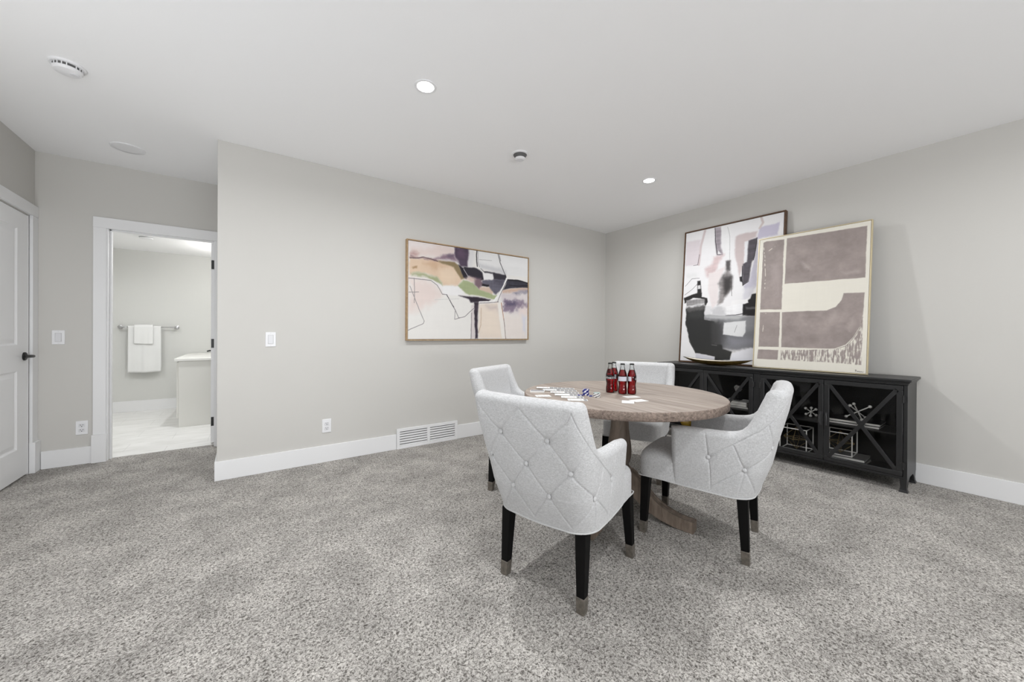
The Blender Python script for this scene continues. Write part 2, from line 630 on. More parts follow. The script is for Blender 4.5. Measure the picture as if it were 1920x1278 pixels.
# baseboards
BB, BT = 0.14, 0.013
VX0, VX1 = 1.157, 1.789        # the vent interrupts the back baseboard
mb = MB()
mb.box(XE - BT, VX0 - 0.002, YB_ - BT, YB_, 0, BB)
mb.box(VX1 + 0.002, XR, YB_ - BT, YB_, 0, BB)
mb.box(XE - BT, XE, YB_, YH - 0.02, 0, BB)
struct(mb.build('baseboard_back', M['trim'], bevel=0.002), 'white baseboard along the back wall', 'baseboard')
struct(MB().box(XR - BT, XR, YREAR, YB_ - BT, 0, BB).build('baseboard_right', M['trim'], bevel=0.002), 'white baseboard along the right wall', 'baseboard')
struct(MB().box(XL + 0.035, -1.03, YH - BT, YH, 0, BB).build('baseboard_hall', M['trim'], bevel=0.002), 'short white baseboard left of the bathroom doorway', 'baseboard')
struct(MB().box(XL, XL + BT, YREAR, DY0 - 0.12, 0, BB).build('baseboard_left', M['trim'], bevel=0.002), 'white baseboard along the left wall', 'baseboard')
struct(MB().box(-2.38, -0.03, YBATH - BT, YBATH, 0, 0.145).build('baseboard_bathroom', M['trim'], bevel=0.002), 'white baseboard under the towel bar', 'baseboard')

# casing of the closed door
mb = MB()
mb.box(XL, XL + 0.018, DY1 + 0.008, YH - 0.001, 0.235, DH + 0.008)
mb.box(XL, XL + 0.018, DY0 - 0.1, DY0 - 0.008, 0.235, DH + 0.008)
mb.box(XL, XL + 0.02, DY0 - 0.1, YH - 0.001, DH + 0.008, DH + 0.092)
mb.box(XL, XL + 0.032, DY1 + 0.004, YH - 0.001, 0, 0.235)
mb.box(XL, XL + 0.032, DY0 - 0.104, DY0 - 0.006, 0, 0.235)
mb.box(XL - 0.055, XL, DY1 - 0.002, DY1 + 0.008, 0, DH + 0.008)
mb.box(XL - 0.055, XL, DY0 - 0.008, DY0 + 0.002, 0, DH + 0.008)
struct(mb.build('trim_1', M['trim'], bevel=0.0015), 'white casing and plinth blocks around the closed panel door', 'door casing')
# casing of the bathroom doorway
mb = MB()
mb.box(-1.024, -0.948, YH - 0.018, YH, 0.232, 1.956)
mb.box(OX1 + 0.008, XE - 0.004, YH - 0.018, YH, 0.0, 1.956)
mb.box(-1.024, XE - 0.004, YH - 0.02, YH, 1.956, 2.043)
mb.box(-1.03, -0.944, YH - 0.032, YH, 0, 0.232)
mb.box(OX0 - 0.013, OX0 + 0.004, YH - 0.004, YH + 0.12, 0, OH + 0.004)
mb.box(OX1 - 0.004, OX1 + 0.012, YH - 0.004, YH + 0.12, 0, OH + 0.004)
mb.box(OX0 - 0.013, OX1 + 0.012, YH - 0.004, YH + 0.12, OH - 0.004, OH + 0.014)
mb.box(OX0 + 0.004, OX0 + 0.016, YH + 0.04, YH + 0.075, 0, OH - 0.004)
mb.box(OX0 + 0.004, OX1 - 0.004, YH + 0.04, YH + 0.075, OH - 0.016, OH - 0.004)
struct(mb.build('trim_2', M['trim'], bevel=0.0015), 'white casing and jamb of the bathroom doorway', 'door casing')

# closed two panel door: slab with two recessed panels that have a raised middle
def panel_door(name, w, hgt, th, panels, mat, parent=None):
    """local: x across the width 0..w, y 0 front (towards -y), z up"""
    mb = MB()
    xs = sorted({0, w} | {a for p in panels for a in p[:2]})
    zs = sorted({0, hgt} | {a for p in panels for a in p[2:]})
    for i in range(len(xs) - 1):
        for j in range(len(zs) - 1):
            cx, cz = (xs[i] + xs[i + 1]) / 2, (zs[j] + zs[j + 1]) / 2
            if any(p[0] < cx < p[1] and p[2] < cz < p[3] for p in panels):
                continue
            mb.add([(xs[i], 0, zs[j]), (xs[i + 1], 0, zs[j]), (xs[i + 1], 0, zs[j + 1]), (xs[i], 0, zs[j + 1])], [(0, 1, 2, 3)])
    for a, b, c, d in panels:
        rings = [(0, 0.0), (0.010, 0.009), (0.016, 0.010), (0.045, 0.003)]
        P = []
        for ins, dep in rings:
            P.append([(a + ins, dep, c + ins), (b - ins, dep, c + ins), (b - ins, dep, d - ins), (a + ins, dep, d - ins)])
        mb.grid(P, wrap=True)
        mb.add(P[-1], [(0, 1, 2, 3)])
    mb.add([(0, 0, 0), (w, 0, 0), (w, th, 0), (0, th, 0), (0, 0, hgt), (w, 0, hgt), (w, th, hgt), (0, th, hgt)],
           [(0, 3, 2, 1), (4, 5, 6, 7), (1, 2, 6, 5), (2, 3, 7, 6), (3, 0, 4, 7)])
    return mb.build(name, mat, parent, recalc=False, smooth=False)


DW = DY1 - DY0 - 0.006
d1 = panel_door('door_1', DW, DH - 0.016, 0.036, [(0.13, DW - 0.165, 0.215, 0.785), (0.13, DW - 0.165, 0.975, 1.825)], M['door'])
d1.location = (XL - 0.002, DY0 + 0.003, 0.012)
d1.rotation_euler = (0, 0, math.pi / 2)
struct(d1, 'closed white two panel door with a black lever', 'door')
RY = Matrix(((1, 0, 0), (0, 0, -1), (0, 1, 0)))     # lathe axis z -> -y


def lever(parent, x, z, s):
    h = MB()
    h.lathe([(0.0, 0.0), (0.031, 0.0), (0.031, 0.006), (0.027, 0.011), (0.012, 0.013), (0.011, 0.045), (0.0, 0.046)], 28, (x, 0, z), mat=RY, close=False)
    pts = [(x, -0.044, z), (x + s * 0.02, -0.048, z + 0.001), (x + s * 0.06, -0.05, z + 0.004), (x + s * 0.1, -0.048, z + 0.004), (x + s * 0.122, -0.044, z + 0.002)]
    h.tube(pts, [0.011, 0.0105, 0.0095, 0.008, 0.005], 12)
    return h.build('door_handle', M['black_iron'], parent)


lever(d1, DW - 0.062, 0.888, -1)['label'] = 'matte black lever handle'

# bathroom door leaf, swung open into the bathroom
d2 = panel_door('door_2', 0.68, OH - 0.02, 0.034, [(0.13, 0.55, 0.22, 0.78), (0.13, 0.55, 0.97, 1.82)], M['door'])
d2.location = (OX1 - 0.036, YH + 0.122, 0.012)
d2.rotation_euler = (0, 0, math.radians(90.6))
d2.location = (OX1 + 0.0, YH + 0.122, 0.012)
struct(d2, 'open white bathroom door seen edge on with black hinges', 'door')
for zz in (0.205, 0.968, 1.735):
    mb = MB().box(-0.004, 0.001, 0.002, 0.032, zz - 0.043, zz + 0.043)
    mb.lathe([(0.006, zz - 0.045), (0.006, zz + 0.045)], 12, (-0.003, -0.001, 0))
    mb.build('hinge', M['black_iron'], d2)['label'] = 'black butt hinge'

# ================================================================== wall plates
def plate(o, w, hgt):
    return MB().box(-w / 2, w / 2, -0.006, 0, -hgt / 2, hgt / 2).build('plate', M['plastic'], o, bevel=0.003, seg=3)


def light_switch(loc, label):
    t = thing('light_switch', label, 'light switch', loc)
    plate(t, 0.07, 0.114)
    mb = MB()
    mb.add([(-0.016, -0.006, -0.033), (0.016, -0.006, -0.033), (0.016, -0.006, 0.033), (-0.016, -0.006, 0.033),
            (-0.016, -0.011, -0.033), (0.016, -0.011, -0.033), (0.016, -0.0075, 0.033), (-0.016, -0.0075, 0.033)],
           [(0, 3, 2, 1), (4, 5, 6, 7), (0, 1, 5, 4), (1, 2, 6, 5), (2, 3, 7, 6), (3, 0, 4, 7)])
    mb.build('rocker', M['plastic_dim'], t, bevel=0.001)
    mb = MB()
    mb.box(-0.0176, 0.0176, -0.0064, -0.0058, -0.0346, 0.0346)
    mb.build('rocker_frame', M['rocker_gap'], t)
    for zz in (-0.048, 0.048):
        MB().lathe([(0.0032, 0), (0.0028, 0.0014)], 12, (0, -0.006, zz), mat=RY).build('screw', M['plastic_dim'], t)
    return t


def outlet(loc, label):
    t = thing('power_outlet', label, 'power outlet', loc)
    plate(t, 0.07, 0.114)
    for zz in (-0.0195, 0.0195):
        f = MB().box(-0.017, 0.017, -0.009, -0.005, zz - 0.0145, zz + 0.0145).build('receptacle', M['plastic_dim'], t, bevel=0.004, seg=3)
        s = MB()
        s.box(-0.0085, -0.0058, -0.0093, -0.0085, zz - 0.001, zz + 0.0085)
        s.box(0.0058, 0.0085, -0.0093, -0.0085, zz + 0.0005, zz + 0.0085)
        s.lathe([(0.0032, 0), (0.0032, 0.0008)], 12, (0, -0.0085, zz - 0.0075), mat=RY)
        s.build('slot', M['slot'], f)
    MB().lathe([(0.0032, 0), (0.0028, 0.0014)], 12, (0, -0.006, 0), mat=RY).build('screw', M['plastic_dim'], t)
    return t


light_switch((-1.215, YH, 1.04), 'white light switch on the hall wall left of the bathroom doorway')
light_switch((0.1635, YB_, 1.034), 'white light switch on the back wall left of the wide painting')
outlet((-1.087, YH, 0.298), 'white power outlet low on the hall wall beside the bathroom casing')
outlet((0.564, YB_, 0.303), 'white power outlet low on the back wall left of the vent')

# ------------------------------------------------------------------ vent grille
t = thing('vent_grille', 'white two column louvred vent grille set into the back baseboard', 'vent', ((VX0 + VX1) / 2, YB_, 0))
w2, vh = (VX1 - VX0) / 2, 0.19
fr = MB()
fr.box(-w2, w2, -0.02, -0.004, vh - 0.028, vh)
fr.box(-w2, w2, -0.02, -0.004, 0.0, 0.022)
fr.box(-w2, -w2 + 0.028, -0.02, -0.004, 0.022, vh - 0.028)
fr.box(w2 - 0.028, w2, -0.02, -0.004, 0.022, vh - 0.028)
fr.box(-0.014, 0.014, -0.0195, -0.004, 0.022, vh - 0.028)
fr.build('vent_frame', M['trim'], t, bevel=0.0015)
MB().box(-w2 + 0.004, w2 - 0.004, -0.0035, -0.0005, 0.004, vh - 0.004).build('vent_backing', M['vent_dark'], t)
for side in (-1, 1):
    xa, xb = (-w2 + 0.0285, -0.0145) if side < 0 else (0.0145, w2 - 0.0285)
    n = 6
    for k in range(n + 1):
        z0 = 0.022 + (vh - 0.05) * k / n
        mb = MB()
        if k < n:
            mb.obox(((xa + xb) / 2, -0.0115, z0 + 0.0075), (1, 0, 0), (0, 0.86, 0.5), (0, -0.5, 0.86), (xb - xa) / 2, 0.007, 0.0058)
            mb.build('louvre', M['trim'], t)

# ================================================================== ceiling fixtures
def recessed(x, y, label, zc=ZC, power=DOWNLIGHT, lens='lamp', group=None):
    t = thing('recessed_light', label, 'ceiling light', (x, y, zc), group=group)
    MB().lathe([(0.062, 0.0), (0.061, -0.004), (0.053, -0.006), (0.047, -0.004), (0.046, 0.0)], 40, close=False).build('trim_ring', M['plastic'], t)
    MB().lathe([(0.0465, -0.001), (0.0, -0.0015)], 36, close=False).build('lens', M[lens], t)
    l = area_light('lamp', (0, 0, -0.012), (0, 0, -1), 0.065, power, (0.975, 0.992, 1.0), spread=2.9)
    l.parent = t
    return t


recessed(0.834, 2.025, 'glowing recessed ceiling light nearest the viewer above the carpet')
recessed(2.997, 2.047, 'glowing recessed ceiling light nearest the right wall over the table')
for x, y, pw in ((0.834, -0.1, 0.7), (2.997, -0.1, 0.35), (2.997, -2.25, 0.8), (0.834, -2.25, 0.8), (-0.8, 2.1, 0.55)):  # unseen lamps assumed from the grid, added and dimmed to balance the light
        recessed(x, y, 'unseen recessed ceiling light added over the part of the room behind the viewer', power=DOWNLIGHT * pw, group='unseen added ceiling lights behind the viewer')

def smoke_detector(x, y, label, rot):
    t = thing('smoke_detector', label, 'smoke detector', (x, y, ZC), (0, 0, rot))
    MB().lathe([(0.068, 0.0), (0.068, -0.008), (0.064, -0.011), (0.05, -0.011)], 40, close=False).build('mounting_plate', M['plastic'], t)
    MB().lathe([(0.054, -0.009), (0.053, -0.026)], 40, close=False).build('smoke_chamber', M['detector_dark'], t)
    for k in range(20):
        a = 2 * math.pi * k / 20
        if k % 5 == 0:
            continue
        rb = MB().obox((0.0545 * math.cos(a), 0.0545 * math.sin(a), -0.0175), (math.cos(a), math.sin(a), 0), (-math.sin(a), math.cos(a), 0), (0, 0, 1), 0.002, 0.002, 0.0075)
        rb.build('cage_rib', M['plastic'], t)
    MB().lathe([(0.056, -0.024), (0.056, -0.03), (0.050, -0.038), (0.034, -0.042), (0.0, -0.043)], 40, close=False).build('cover', M['plastic'], t)
    MB().lathe([(0.017, -0.041), (0.016, -0.0455), (0.0, -0.046)], 24, (0.022, -0.012, 0), close=False).build('test_button', M['plastic_dim'], t)
    return t


smoke_detector(-0.768, 2.985, 'white smoke detector on the ceiling at the upper left', 0.5)
t = thing('smoke_detector', 'small round white smoke alarm with dark grille on the ceiling between the two lights', 'smoke detector', (1.748, 2.345, ZC))
MB().lathe([(0.066, 0.0), (0.066, -0.006), (0.06, -0.009), (0.048, -0.009)], 40, close=False).build('mounting_plate', M['plastic'], t)
MB().lathe([(0.054, -0.008), (0.050, -0.014), (0.036, -0.034)], 40, close=False).build('smoke_chamber', M['detector_dark'], t)
MB().lathe([(0.040, -0.033), (0.040, -0.040), (0.036, -0.044), (0.027, -0.045)], 40, close=False).build('cover', M['plastic'], t)
MB().lathe([(0.030, -0.0445), (0.028, -0.049), (0.0, -0.05)], 32, close=False).build('test_button', M['plastic_dim'], t)

t = thing('ceiling_speaker', 'flat round white disc cover on the ceiling before the bathroom doorway', 'ceiling disc', (-0.735, 4.05, ZC))
MB().lathe([(0.098, 0.0), (0.097, -0.006), (0.092, -0.008), (0.078, -0.0075)], 48, close=False).build('rim', M['plastic'], t)
MB().lathe([(0.0785, -0.006), (0.0, -0.0065)], 48, close=False).build('disc_face', M['plastic'], t)

# ================================================================== bathroom things
recessed(-1.45, 5.75, 'recessed light in the bathroom ceiling out of sight beside the doorway', ZBATH, BATH_CEILING, 'bath_lamp')
recessed(-0.40, 5.35, 'recessed light in the bathroom ceiling just inside the doorway', ZBATH, BATH_ENTRY, 'bath_lamp')
t = thing('vanity_light', 'wall lamp bar above the bathroom vanity, out of sight beside the doorway', 'wall lamp', (-0.03, 6.25, 1.98))
MB().box(-0.03, 0.0, -0.3, 0.3, -0.05, 0.05).build('back_plate', M['chrome'], t, bevel=0.003)
for k in (-0.2, 0.0, 0.2):
    MB().ball((-0.085, k, 0.0), 0.055, 20).build('lamp_globe', M['bath_lamp'], t)
for k in (-0.2, 0.0, 0.2):
    d = bpy.data.lights.new('lamp', 'POINT')
    d.energy = BATH_VANITY
    d.shadow_soft_size = 0.05
    d.color = (1.0, 0.99, 0.97)
    vl = bpy.data.objects.new('lamp', d)
    COL.objects.link(vl)
    vl.location = (-0.16, k, 0.0)
    vl.parent = t
t = thing('smoke_detector', 'white round detector on the bathroom ceiling seen through the doorway', 'smoke detector', (-0.955, 6.12, ZBATH))
MB().lathe([(0.062, 0.0), (0.062, -0.012), (0.056, -0.02), (0.0, -0.024)], 36, close=False).build('cover', M['plastic'], t)
MB().lathe([(0.0625, -0.003), (0.0628, -0.007)], 36, close=False).build('vent_band', M['detector_dark'], t)

t = thing('towel_bar', 'brushed chrome towel bar on the bathroom wall', 'towel bar', (-1.08, YBATH, 1.155))
MB().tube([(-0.285, -0.065, 0), (0.285, -0.065, 0)], 0.0085, 14).build('rail', M['chrome'], t)
for s in (-1, 1):
    p = MB()
    p.lathe([(0.027, 0.0), (0.027, 0.008), (0.012, 0.012), (0.011, 0.05), (0.016, 0.056), (0.016, 0.076), (0.0, 0.078)], 24, (s * 0.285, 0, 0), mat=RY, close=False)
    p.build('bracket', M['chrome'], t)


def towel(label, x, w, top, zf, zb, ro, seed, fold, amp=1.0):
    """cloth hung over the bar: front panel to zf, back panel to zb"""
    yc = YBATH - 0.065
    rs = np.random.RandomState(seed)
    ph = rs.rand(4) * 6
    n = 28
    prof = []
    zt = 1.155
    for k in range(26):
        prof.append((-ro, zf + (zt - zf) * k / 25))
    for k in range(1, 8):
        a = math.pi * k / 8
        prof.append((-ro * math.cos(a), zt + ro * math.sin(a)))
    for k in range(14):
        prof.append((ro, zt - (zt - zb) * k / 13))
    P = []
    for yy, zz in prof:
        row = []
        drop = max(0, (zt - zz) / (zt - zf))
        for j in range(n + 1):
            u = j / n
            wav = (0.006 * math.sin(u * 9 + ph[0]) + 0.004 * math.sin(u * 17 + ph[1])) * drop * amp
            fo = 0.008 * math.exp(-((u - fold) / 0.05) ** 2) * drop * amp
            flare = 1 + 0.03 * drop
            yv = yy + (-(wav + fo) if yy <= 0 else wav * 0.4)
            yv = min(yv, 0.052)
            row.append((x + (u - 0.5) * w * flare, yc + yv, zz + 0.004 * math.sin(u * 5 + ph[2]) * drop))
        P.append(row)
    o = MB().grid(P).build(label[0], M['towel'], angle=3.0)
    md = o.modifiers.new('thick', 'SOLIDIFY')
    md.thickness = 0.007
    md.offset = 0
    return o


a = towel(('bath_towel',), -1.118, 0.325, 0, 0.535, 0.60, 0.013, 3, 0.48)
tag(a, 'large white bath towel hanging over the chrome bar', 'towel')
a = towel(('hand_towel',), -1.126, 0.185, 0, 0.925, 0.98, 0.031, 5, 0.8, 0.4)
tag(a, 'small white hand towel laid over the bath towel', 'towel')

t = thing('bathroom_vanity', 'pale grey vanity cabinet with white stone top beyond the doorway', 'vanity', (-0.325, 6.35, 0))
MB().box(-0.29, 0.294, -0.679, 0.80, 0.0, 0.755).build('cabinet_body', M['vanity'], t, bevel=0.002)
MB().box(-0.328, 0.294, -0.695, 0.806, 0.757, 0.786).build('countertop', M['quartz'], t, bevel=0.003)
for k in range(3):
    dd = MB().box(-0.309, -0.2905, -0.665 + k * 0.488, -0.19 + k * 0.488, 0.105, 0.745).build('cabinet_door', M['vanity'], t, bevel=0.002)
    MB().tube([(-0.312, -0.23 + k * 0.488, 0.62), (-0.335, -0.23 + k * 0.488, 0.62), (-0.335, -0.23 + k * 0.488, 0.5), (-0.312, -0.23 + k * 0.488, 0.5)], 0.005, 8).build('pull', M['black_iron'], dd)
t = thing('faucet', 'black faucet spout on the white vanity top', 'faucet', (-0.24, 6.1, 0.786))
MB().lathe([(0.026, 0), (0.026, 0.006), (0.017, 0.01), (0.016, 0.09), (0.0, 0.092)], 20, close=False).build('faucet_body', M['black_iron'], t)
MB().tube([(0, 0, 0.072), (-0.06, 0, 0.075), (-0.13, 0, 0.068), (-0.152, 0, 0.06)], 0.0095, 12).build('spout', M['black_iron'], t)
MB().tube([(0, 0, 0.09), (0.0, 0, 0.105), (0.05, 0, 0.115)], 0.006, 10).build('faucet_handle', M['black_iron'], t)

# ================================================================== upholstered chair
CH_Z0 = 0.31


def c_w(z):
    return np.interp(z, [0.31, 0.45, 0.60, 0.72, 0.84], [0.232, 0.250, 0.262, 0.265, 0.263])


def c_y(z):
    return np.interp(z, [0.31, 0.446, 0.595, 0.724, 0.84], [-0.282, -0.332, -0.366, -0.398, -0.418])


def c_rc(z):
    return np.interp(z, [0.31, 0.50, 0.66, 0.80], [0.10, 0.096, 0.072, 0.050])


A0, ARC, SIDE, YF = 0.16, 0.157, 0.340, 0.083
S_END = A0 + ARC + SIDE


def c_h(s):
    return np.interp(np.abs(s), [0, 0.25, 0.320, 0.336, 0.344, 0.3485, 0.352, 0.357, 0.363, 0.374, 0.388, 0.41, 0.44, 0.48, 0.60, 0.65],
                     [0.842, 0.843, 0.843, 0.838, 0.822, 0.792, 0.752, 0.700, 0.664, 0.644, 0.634, 0.628, 0.625, 0.623, 0.620, 0.612])


def c_th(s):
    return np.interp(abs(s), [0, 0.2, 0.36, 0.65], [0.078, 0.076, 0.066, 0.066])


def c_outer(s, z):
    """point of the outer surface and its inward horizontal normal"""
    a = abs(s)
    sg = 1 if s >= 0 else -1
    w, y, rc = float(c_w(z)), float(c_y(z)), float(c_rc(z))
    if a <= A0:
        x = (w - rc) * a / A0
        bulge = 0.010 * math.cos(math.pi / 2 * a / A0)
        return sg * x, y - bulge, 0.0, 1.0
    if a <= A0 + ARC:
        t = (a - A0) / ARC * math.pi / 2
        return sg * (w - rc + rc * math.sin(t)), y + rc - rc * math.cos(t), -sg * math.sin(t), math.cos(t)
    f = (a - A0 - ARC) / SIDE
    y0 = y + rc
    return sg * (w - 0.014 * f * f), y0 + (YF - y0) * f, -sg, 0.0


SEAMS = []
for sg in (1, -1):
    for a, b in [((.0925, .685), (0, .80)), ((.0925, .685), (.185, .805)), ((.0925, .685), (0, .57)), ((.0925, .685), (.185, .57)),
                 ((.185, .57), (.285, .685)), ((.285, .685), (.185, .805)), ((.285, .685), (.385, .57)), ((.385, .57), (.472, .488)),
                 ((.185, .57), (.0925, .452)), ((0, .57), (.0925, .452)), ((.185, .57), (.305, .458)), ((.305, .458), (.385, .57)),
                 ((.0925, .452), (0, .335)), ((.0925, .452), (.19, .335)), ((.305, .458), (.20, .335)), ((.305, .458), (.285, .335)),
                 ((.472, .488), (.505, .606)), ((.472, .488), (.425, .335)), ((.425, .34), (.305, .458))]:
        SEAMS.append((sg * a[0], a[1], sg * b[0], b[1]))
BUTTONS = [(0, .57)] + [(sg * a, b) for sg in (1, -1) for a, b in ((.0925, .685), (.185, .57), (.0925, .452), (.305, .458), (.472, .488))]


def tuft(S, Z):
    d = np.full(S.shape, 1e3)
    for a, b, c, e in SEAMS:
        px, pz = S - a, Z - b
        vx, vz = c - a, e - b
        t = np.clip((px * vx + pz * vz) / (vx * vx + vz * vz), 0, 1)
        d = np.minimum(d, np.hypot(px - t * vx, pz - t * vz))
    r = np.full(S.shape, 1e3)
    for a, b in BUTTONS:
        r = np.minimum(r, np.hypot(S - a, Z - b))
    dep = 0.0034 * np.exp(-(d / 0.0032) ** 2) + 0.0009 * np.exp(-(d / 0.012) ** 2) * np.exp(-(r / 0.08) ** 2)
    dep += 0.008 * np.exp(-(r / 0.015) ** 2) + 0.0028 * np.exp(-(r / 0.04) ** 2)
    return dep * np.clip((Z - 0.318) / 0.02, 0, 1)


def make_shell(name, parent):
    half = np.concatenate([np.linspace(0, 0.33, 130)[:-1], np.linspace(0.33, 0.385, 60)[:-1], np.linspace(0.385, S_END - 0.03, 90)[:-1],
                           S_END - 0.03 * np.linspace(1, 0, 16) ** 1.6])
    ss = np.concatenate([-half[:0:-1], half])
    qs = np.concatenate([np.linspace(0, 0.90, 150)[:-1], 1 - 0.10 * np.linspace(1, 0, 22) ** 1.7])
    qi = np.concatenate([1 - 0.16 * np.linspace(0, 1, 18)[1:] ** 1.7, np.linspace(0.84, 0, 16)[1:]])
    H = c_h(ss)
    # the free edge of the shell in (s, z): up one arm front, over the top, down the other
    es = np.concatenate([np.linspace(0, 0.34, 60), np.linspace(0.34, 0.385, 120), np.linspace(0.385, S_END, 60)])
    eh = c_h(es)
    ez = np.linspace(CH_Z0 - 0.05, eh[-1], 60)
    E_s = np.concatenate([es, np.full(60, S_END)])
    E_z = np.concatenate([eh, ez[::-1]])

    def edge_d(S, Z):
        A = np.abs(S)
        d = np.full(S.shape, 1e3)
        for k in range(len(E_s) - 1):
            vx, vz = E_s[k + 1] - E_s[k], E_z[k + 1] - E_z[k]
            t = np.clip(((A - E_s[k]) * vx + (Z - E_z[k]) * vz) / max(1e-12, vx * vx + vz * vz), 0, 1)
            d = np.minimum(d, np.hypot(A - E_s[k] - t * vx, Z - E_z[k] - t * vz))
        return d

    def inset(S, Z, R):
        k = 1 - np.clip(edge_d(S, Z) / R, 0, 1)
        return 1 - np.sqrt(np.clip(1 - k * k, 0, 1))
    Zo = CH_Z0 + (H - CH_Z0)[None, :] * qs[:, None]
    Zi = 0.40 + (H - 0.40)[None, :] * qi[:, None]
    So, Si = np.repeat(ss[None, :], len(qs), 0), np.repeat(ss[None, :], len(qi), 0)
    TH = np.array([float(c_th(s)) for s in ss])
    Io = inset(So, Zo, 0.032) * TH[None, :] / 2 + tuft(So, Zo) * np.clip(edge_d(So, Zo) / 0.03, 0, 1)
    Ii = TH[None, :] * (1 - inset(Si, Zi, 0.030) / 2)
    rows = []
    for Z, I in ((Zo, Io), (Zi, Ii)):
        for i in range(Z.shape[0]):
            row = []
            for j, s in enumerate(ss):
                x, y, nx, ny = c_outer(s, Z[i, j])
                row.append((x + nx * I[i, j], y + ny * I[i, j], Z[i, j]))
            rows.append(row)
    return MB().grid(rows).build(name, M['linen'], parent, angle=1.4)


def make_chair(label):
    t = thing('dining_chair', label, 'chair', group='tufted chairs around the round table')
    shell = make_shell('backrest', t)
    for s, z in BUTTONS:
        x, y, nx, ny = c_outer(s, z)
        e = 0.0078
        p = Vector((x + nx * e, y + ny * e, z))
        n_ = Vector((-nx, -ny, 0.12)).normalized()
        q = n_.to_track_quat('Z', 'Y').to_matrix()
        prof = [(0.0098, 0.0), (0.0098, 0.0015), (0.008, 0.0036), (0.004, 0.0049), (0.0, 0.0052)]
        MB().lathe(prof, 18, tuple(p), mat=q, close=False).build('button', M['linen'], t)
    # seat: trapezoid cushion with soft edges and a crown
    nx_, ny_ = 22, 26
    P = []
    def seat_w(y):
        return float(np.interp(y, [-0.28, 0.075, 0.262], [0.19, 0.222, 0.212]))
    def rnd(d, r):
        return 0.0 if d >= r else r - math.sqrt(max(0.0, r * r - (r - d) ** 2))
    ring = []
    sect = [(0.0, 0.312), (0.0, 0.345), (0.0, 0.38), (0.0, 0.41), (0.004, 0.425), (0.012, 0.437), (0.024, 0.446), (0.04, 0.452), (0.08, 0.458), (0.14, 0.462), (0.19, 0.463)]
    nseg = 12
    for ins, z in sect:
        row = []
        yb, yf = -0.27 + ins, 0.262 - ins
        for kx, ky, n in ((1, 0, 14), (0, 1, 14), (-1, 0, 14), (0, -1, 14)):
            for q in range(n):
                f = q / n
                if kx == 1:
                    u, v = -1 + 2 * f, -1
                elif ky == 1:
                    u, v = 1, -1 + 2 * f
                elif kx == -1:
                    u, v = 1 - 2 * f, 1
                else:
                    u, v = -1, 1 - 2 * f
                # round the corners a little
                L4 = (abs(u) ** 9 + abs(v) ** 9) ** (1 / 9)
                u2, v2 = u / L4, v / L4
                y = (yb + yf) / 2 + v2 * (yf - yb) / 2
                w = max(0.01, seat_w(y) - ins)
                bow = 0.006 * (1 - u2 * u2) if v2 > 0.9 else 0
                row.append((u2 * w, y + bow, z))
        ring.append(row)
    mb = MB().grid(ring, wrap=True)
    n = len(ring[0])
    mb.f.append(tuple((len(ring) - 1) * n + k for k in range(n)))
    mb.mi.append(0)
    mb.build('seat', M['linen'], t, angle=1.0)
    MB().box(-0.20, 0.20, -0.262, 0.245, 0.304, 0.3115).build('seat_base', M['ebony'], t)
    # piping along the lower edge
    pts = []
    for s in np.linspace(-S_END, S_END, 80):
        x, y, nx, ny = c_outer(s, 0.312)
        pts.append((x - nx * 0.001, y - ny * 0.001, 0.3115))
    front = [(0.2125, 0.12), (0.2115, 0.2), (0.211, 0.235), (0.206, 0.255), (0.19, 0.264), (0.1, 0.268), (0.0, 0.2695)]
    fpts = [(x, y, 0.3115) for x, y in front] + [(-x, y, 0.3115) for x, y in front[-2::-1]]
    MB().tube(pts + fpts, 0.0033, 8, closed=True).build('piping', M['piping'], t)
    for sx, sy in ((-1, -1), (1, -1), (-1, 1), (1, 1)):
        x0, y0 = (0.192 * sx, -0.252) if sy < 0 else (0.203 * sx, 0.232)
        x1, y1 = (0.186 * sx, -0.236) if sy < 0 else (0.186 * sx, 0.222)
        f = 0.062 / 0.304
        xm, ym = x0 + (x1 - x0) * f, y0 + (y1 - y0) * f
        hm = 0.0155 + (0.0235 - 0.0155) * f
        lg = MB().taper((xm, ym, 0.062), (x1, y1, 0.304), hm, 0.0235).build('leg', M['ebony'], t, bevel=0.002)
        MB().taper((x0, y0, 0.0), (xm, ym, 0.0625), 0.0165, hm + 0.0012).build('foot_cap', M['nickel'], lg, bevel=0.0012)['label'] = 'aged metal foot cap'
    return t


TX, TY, TZ = 1.90, 1.495, 0.725


def put(o, x, y, deg, label):
    o.location = (x, y, 0)
    o.rotation_euler = (0, 0, math.radians(deg - 90))
    o['label'] = label


def seat_spot(deg, fwd, lat):
    a = math.radians(deg)
    return (1.92 + math.cos(a) * fwd + math.sin(a) * lat, 1.48 + math.sin(a) * fwd - math.cos(a) * lat)


chair = make_chair('x')
x, y = seat_spot(16, -0.69, 0.018)
put(chair, x, y, 16, 'light grey tufted armchair nearest the viewer with its back turned')
x, y = seat_spot(106, -0.42, 0.02)
put(copy_tree(chair), x, y, 106, 'light grey tufted armchair in side view in front of the black cabinet')
put(copy_tree(chair), 1.68, 2.05, 296.6, 'light grey armchair by the back wall, half hidden behind the nearest chair')
put(copy_tree(chair), 2.565, 1.86, 207, 'light grey armchair facing the viewer behind the bottles')

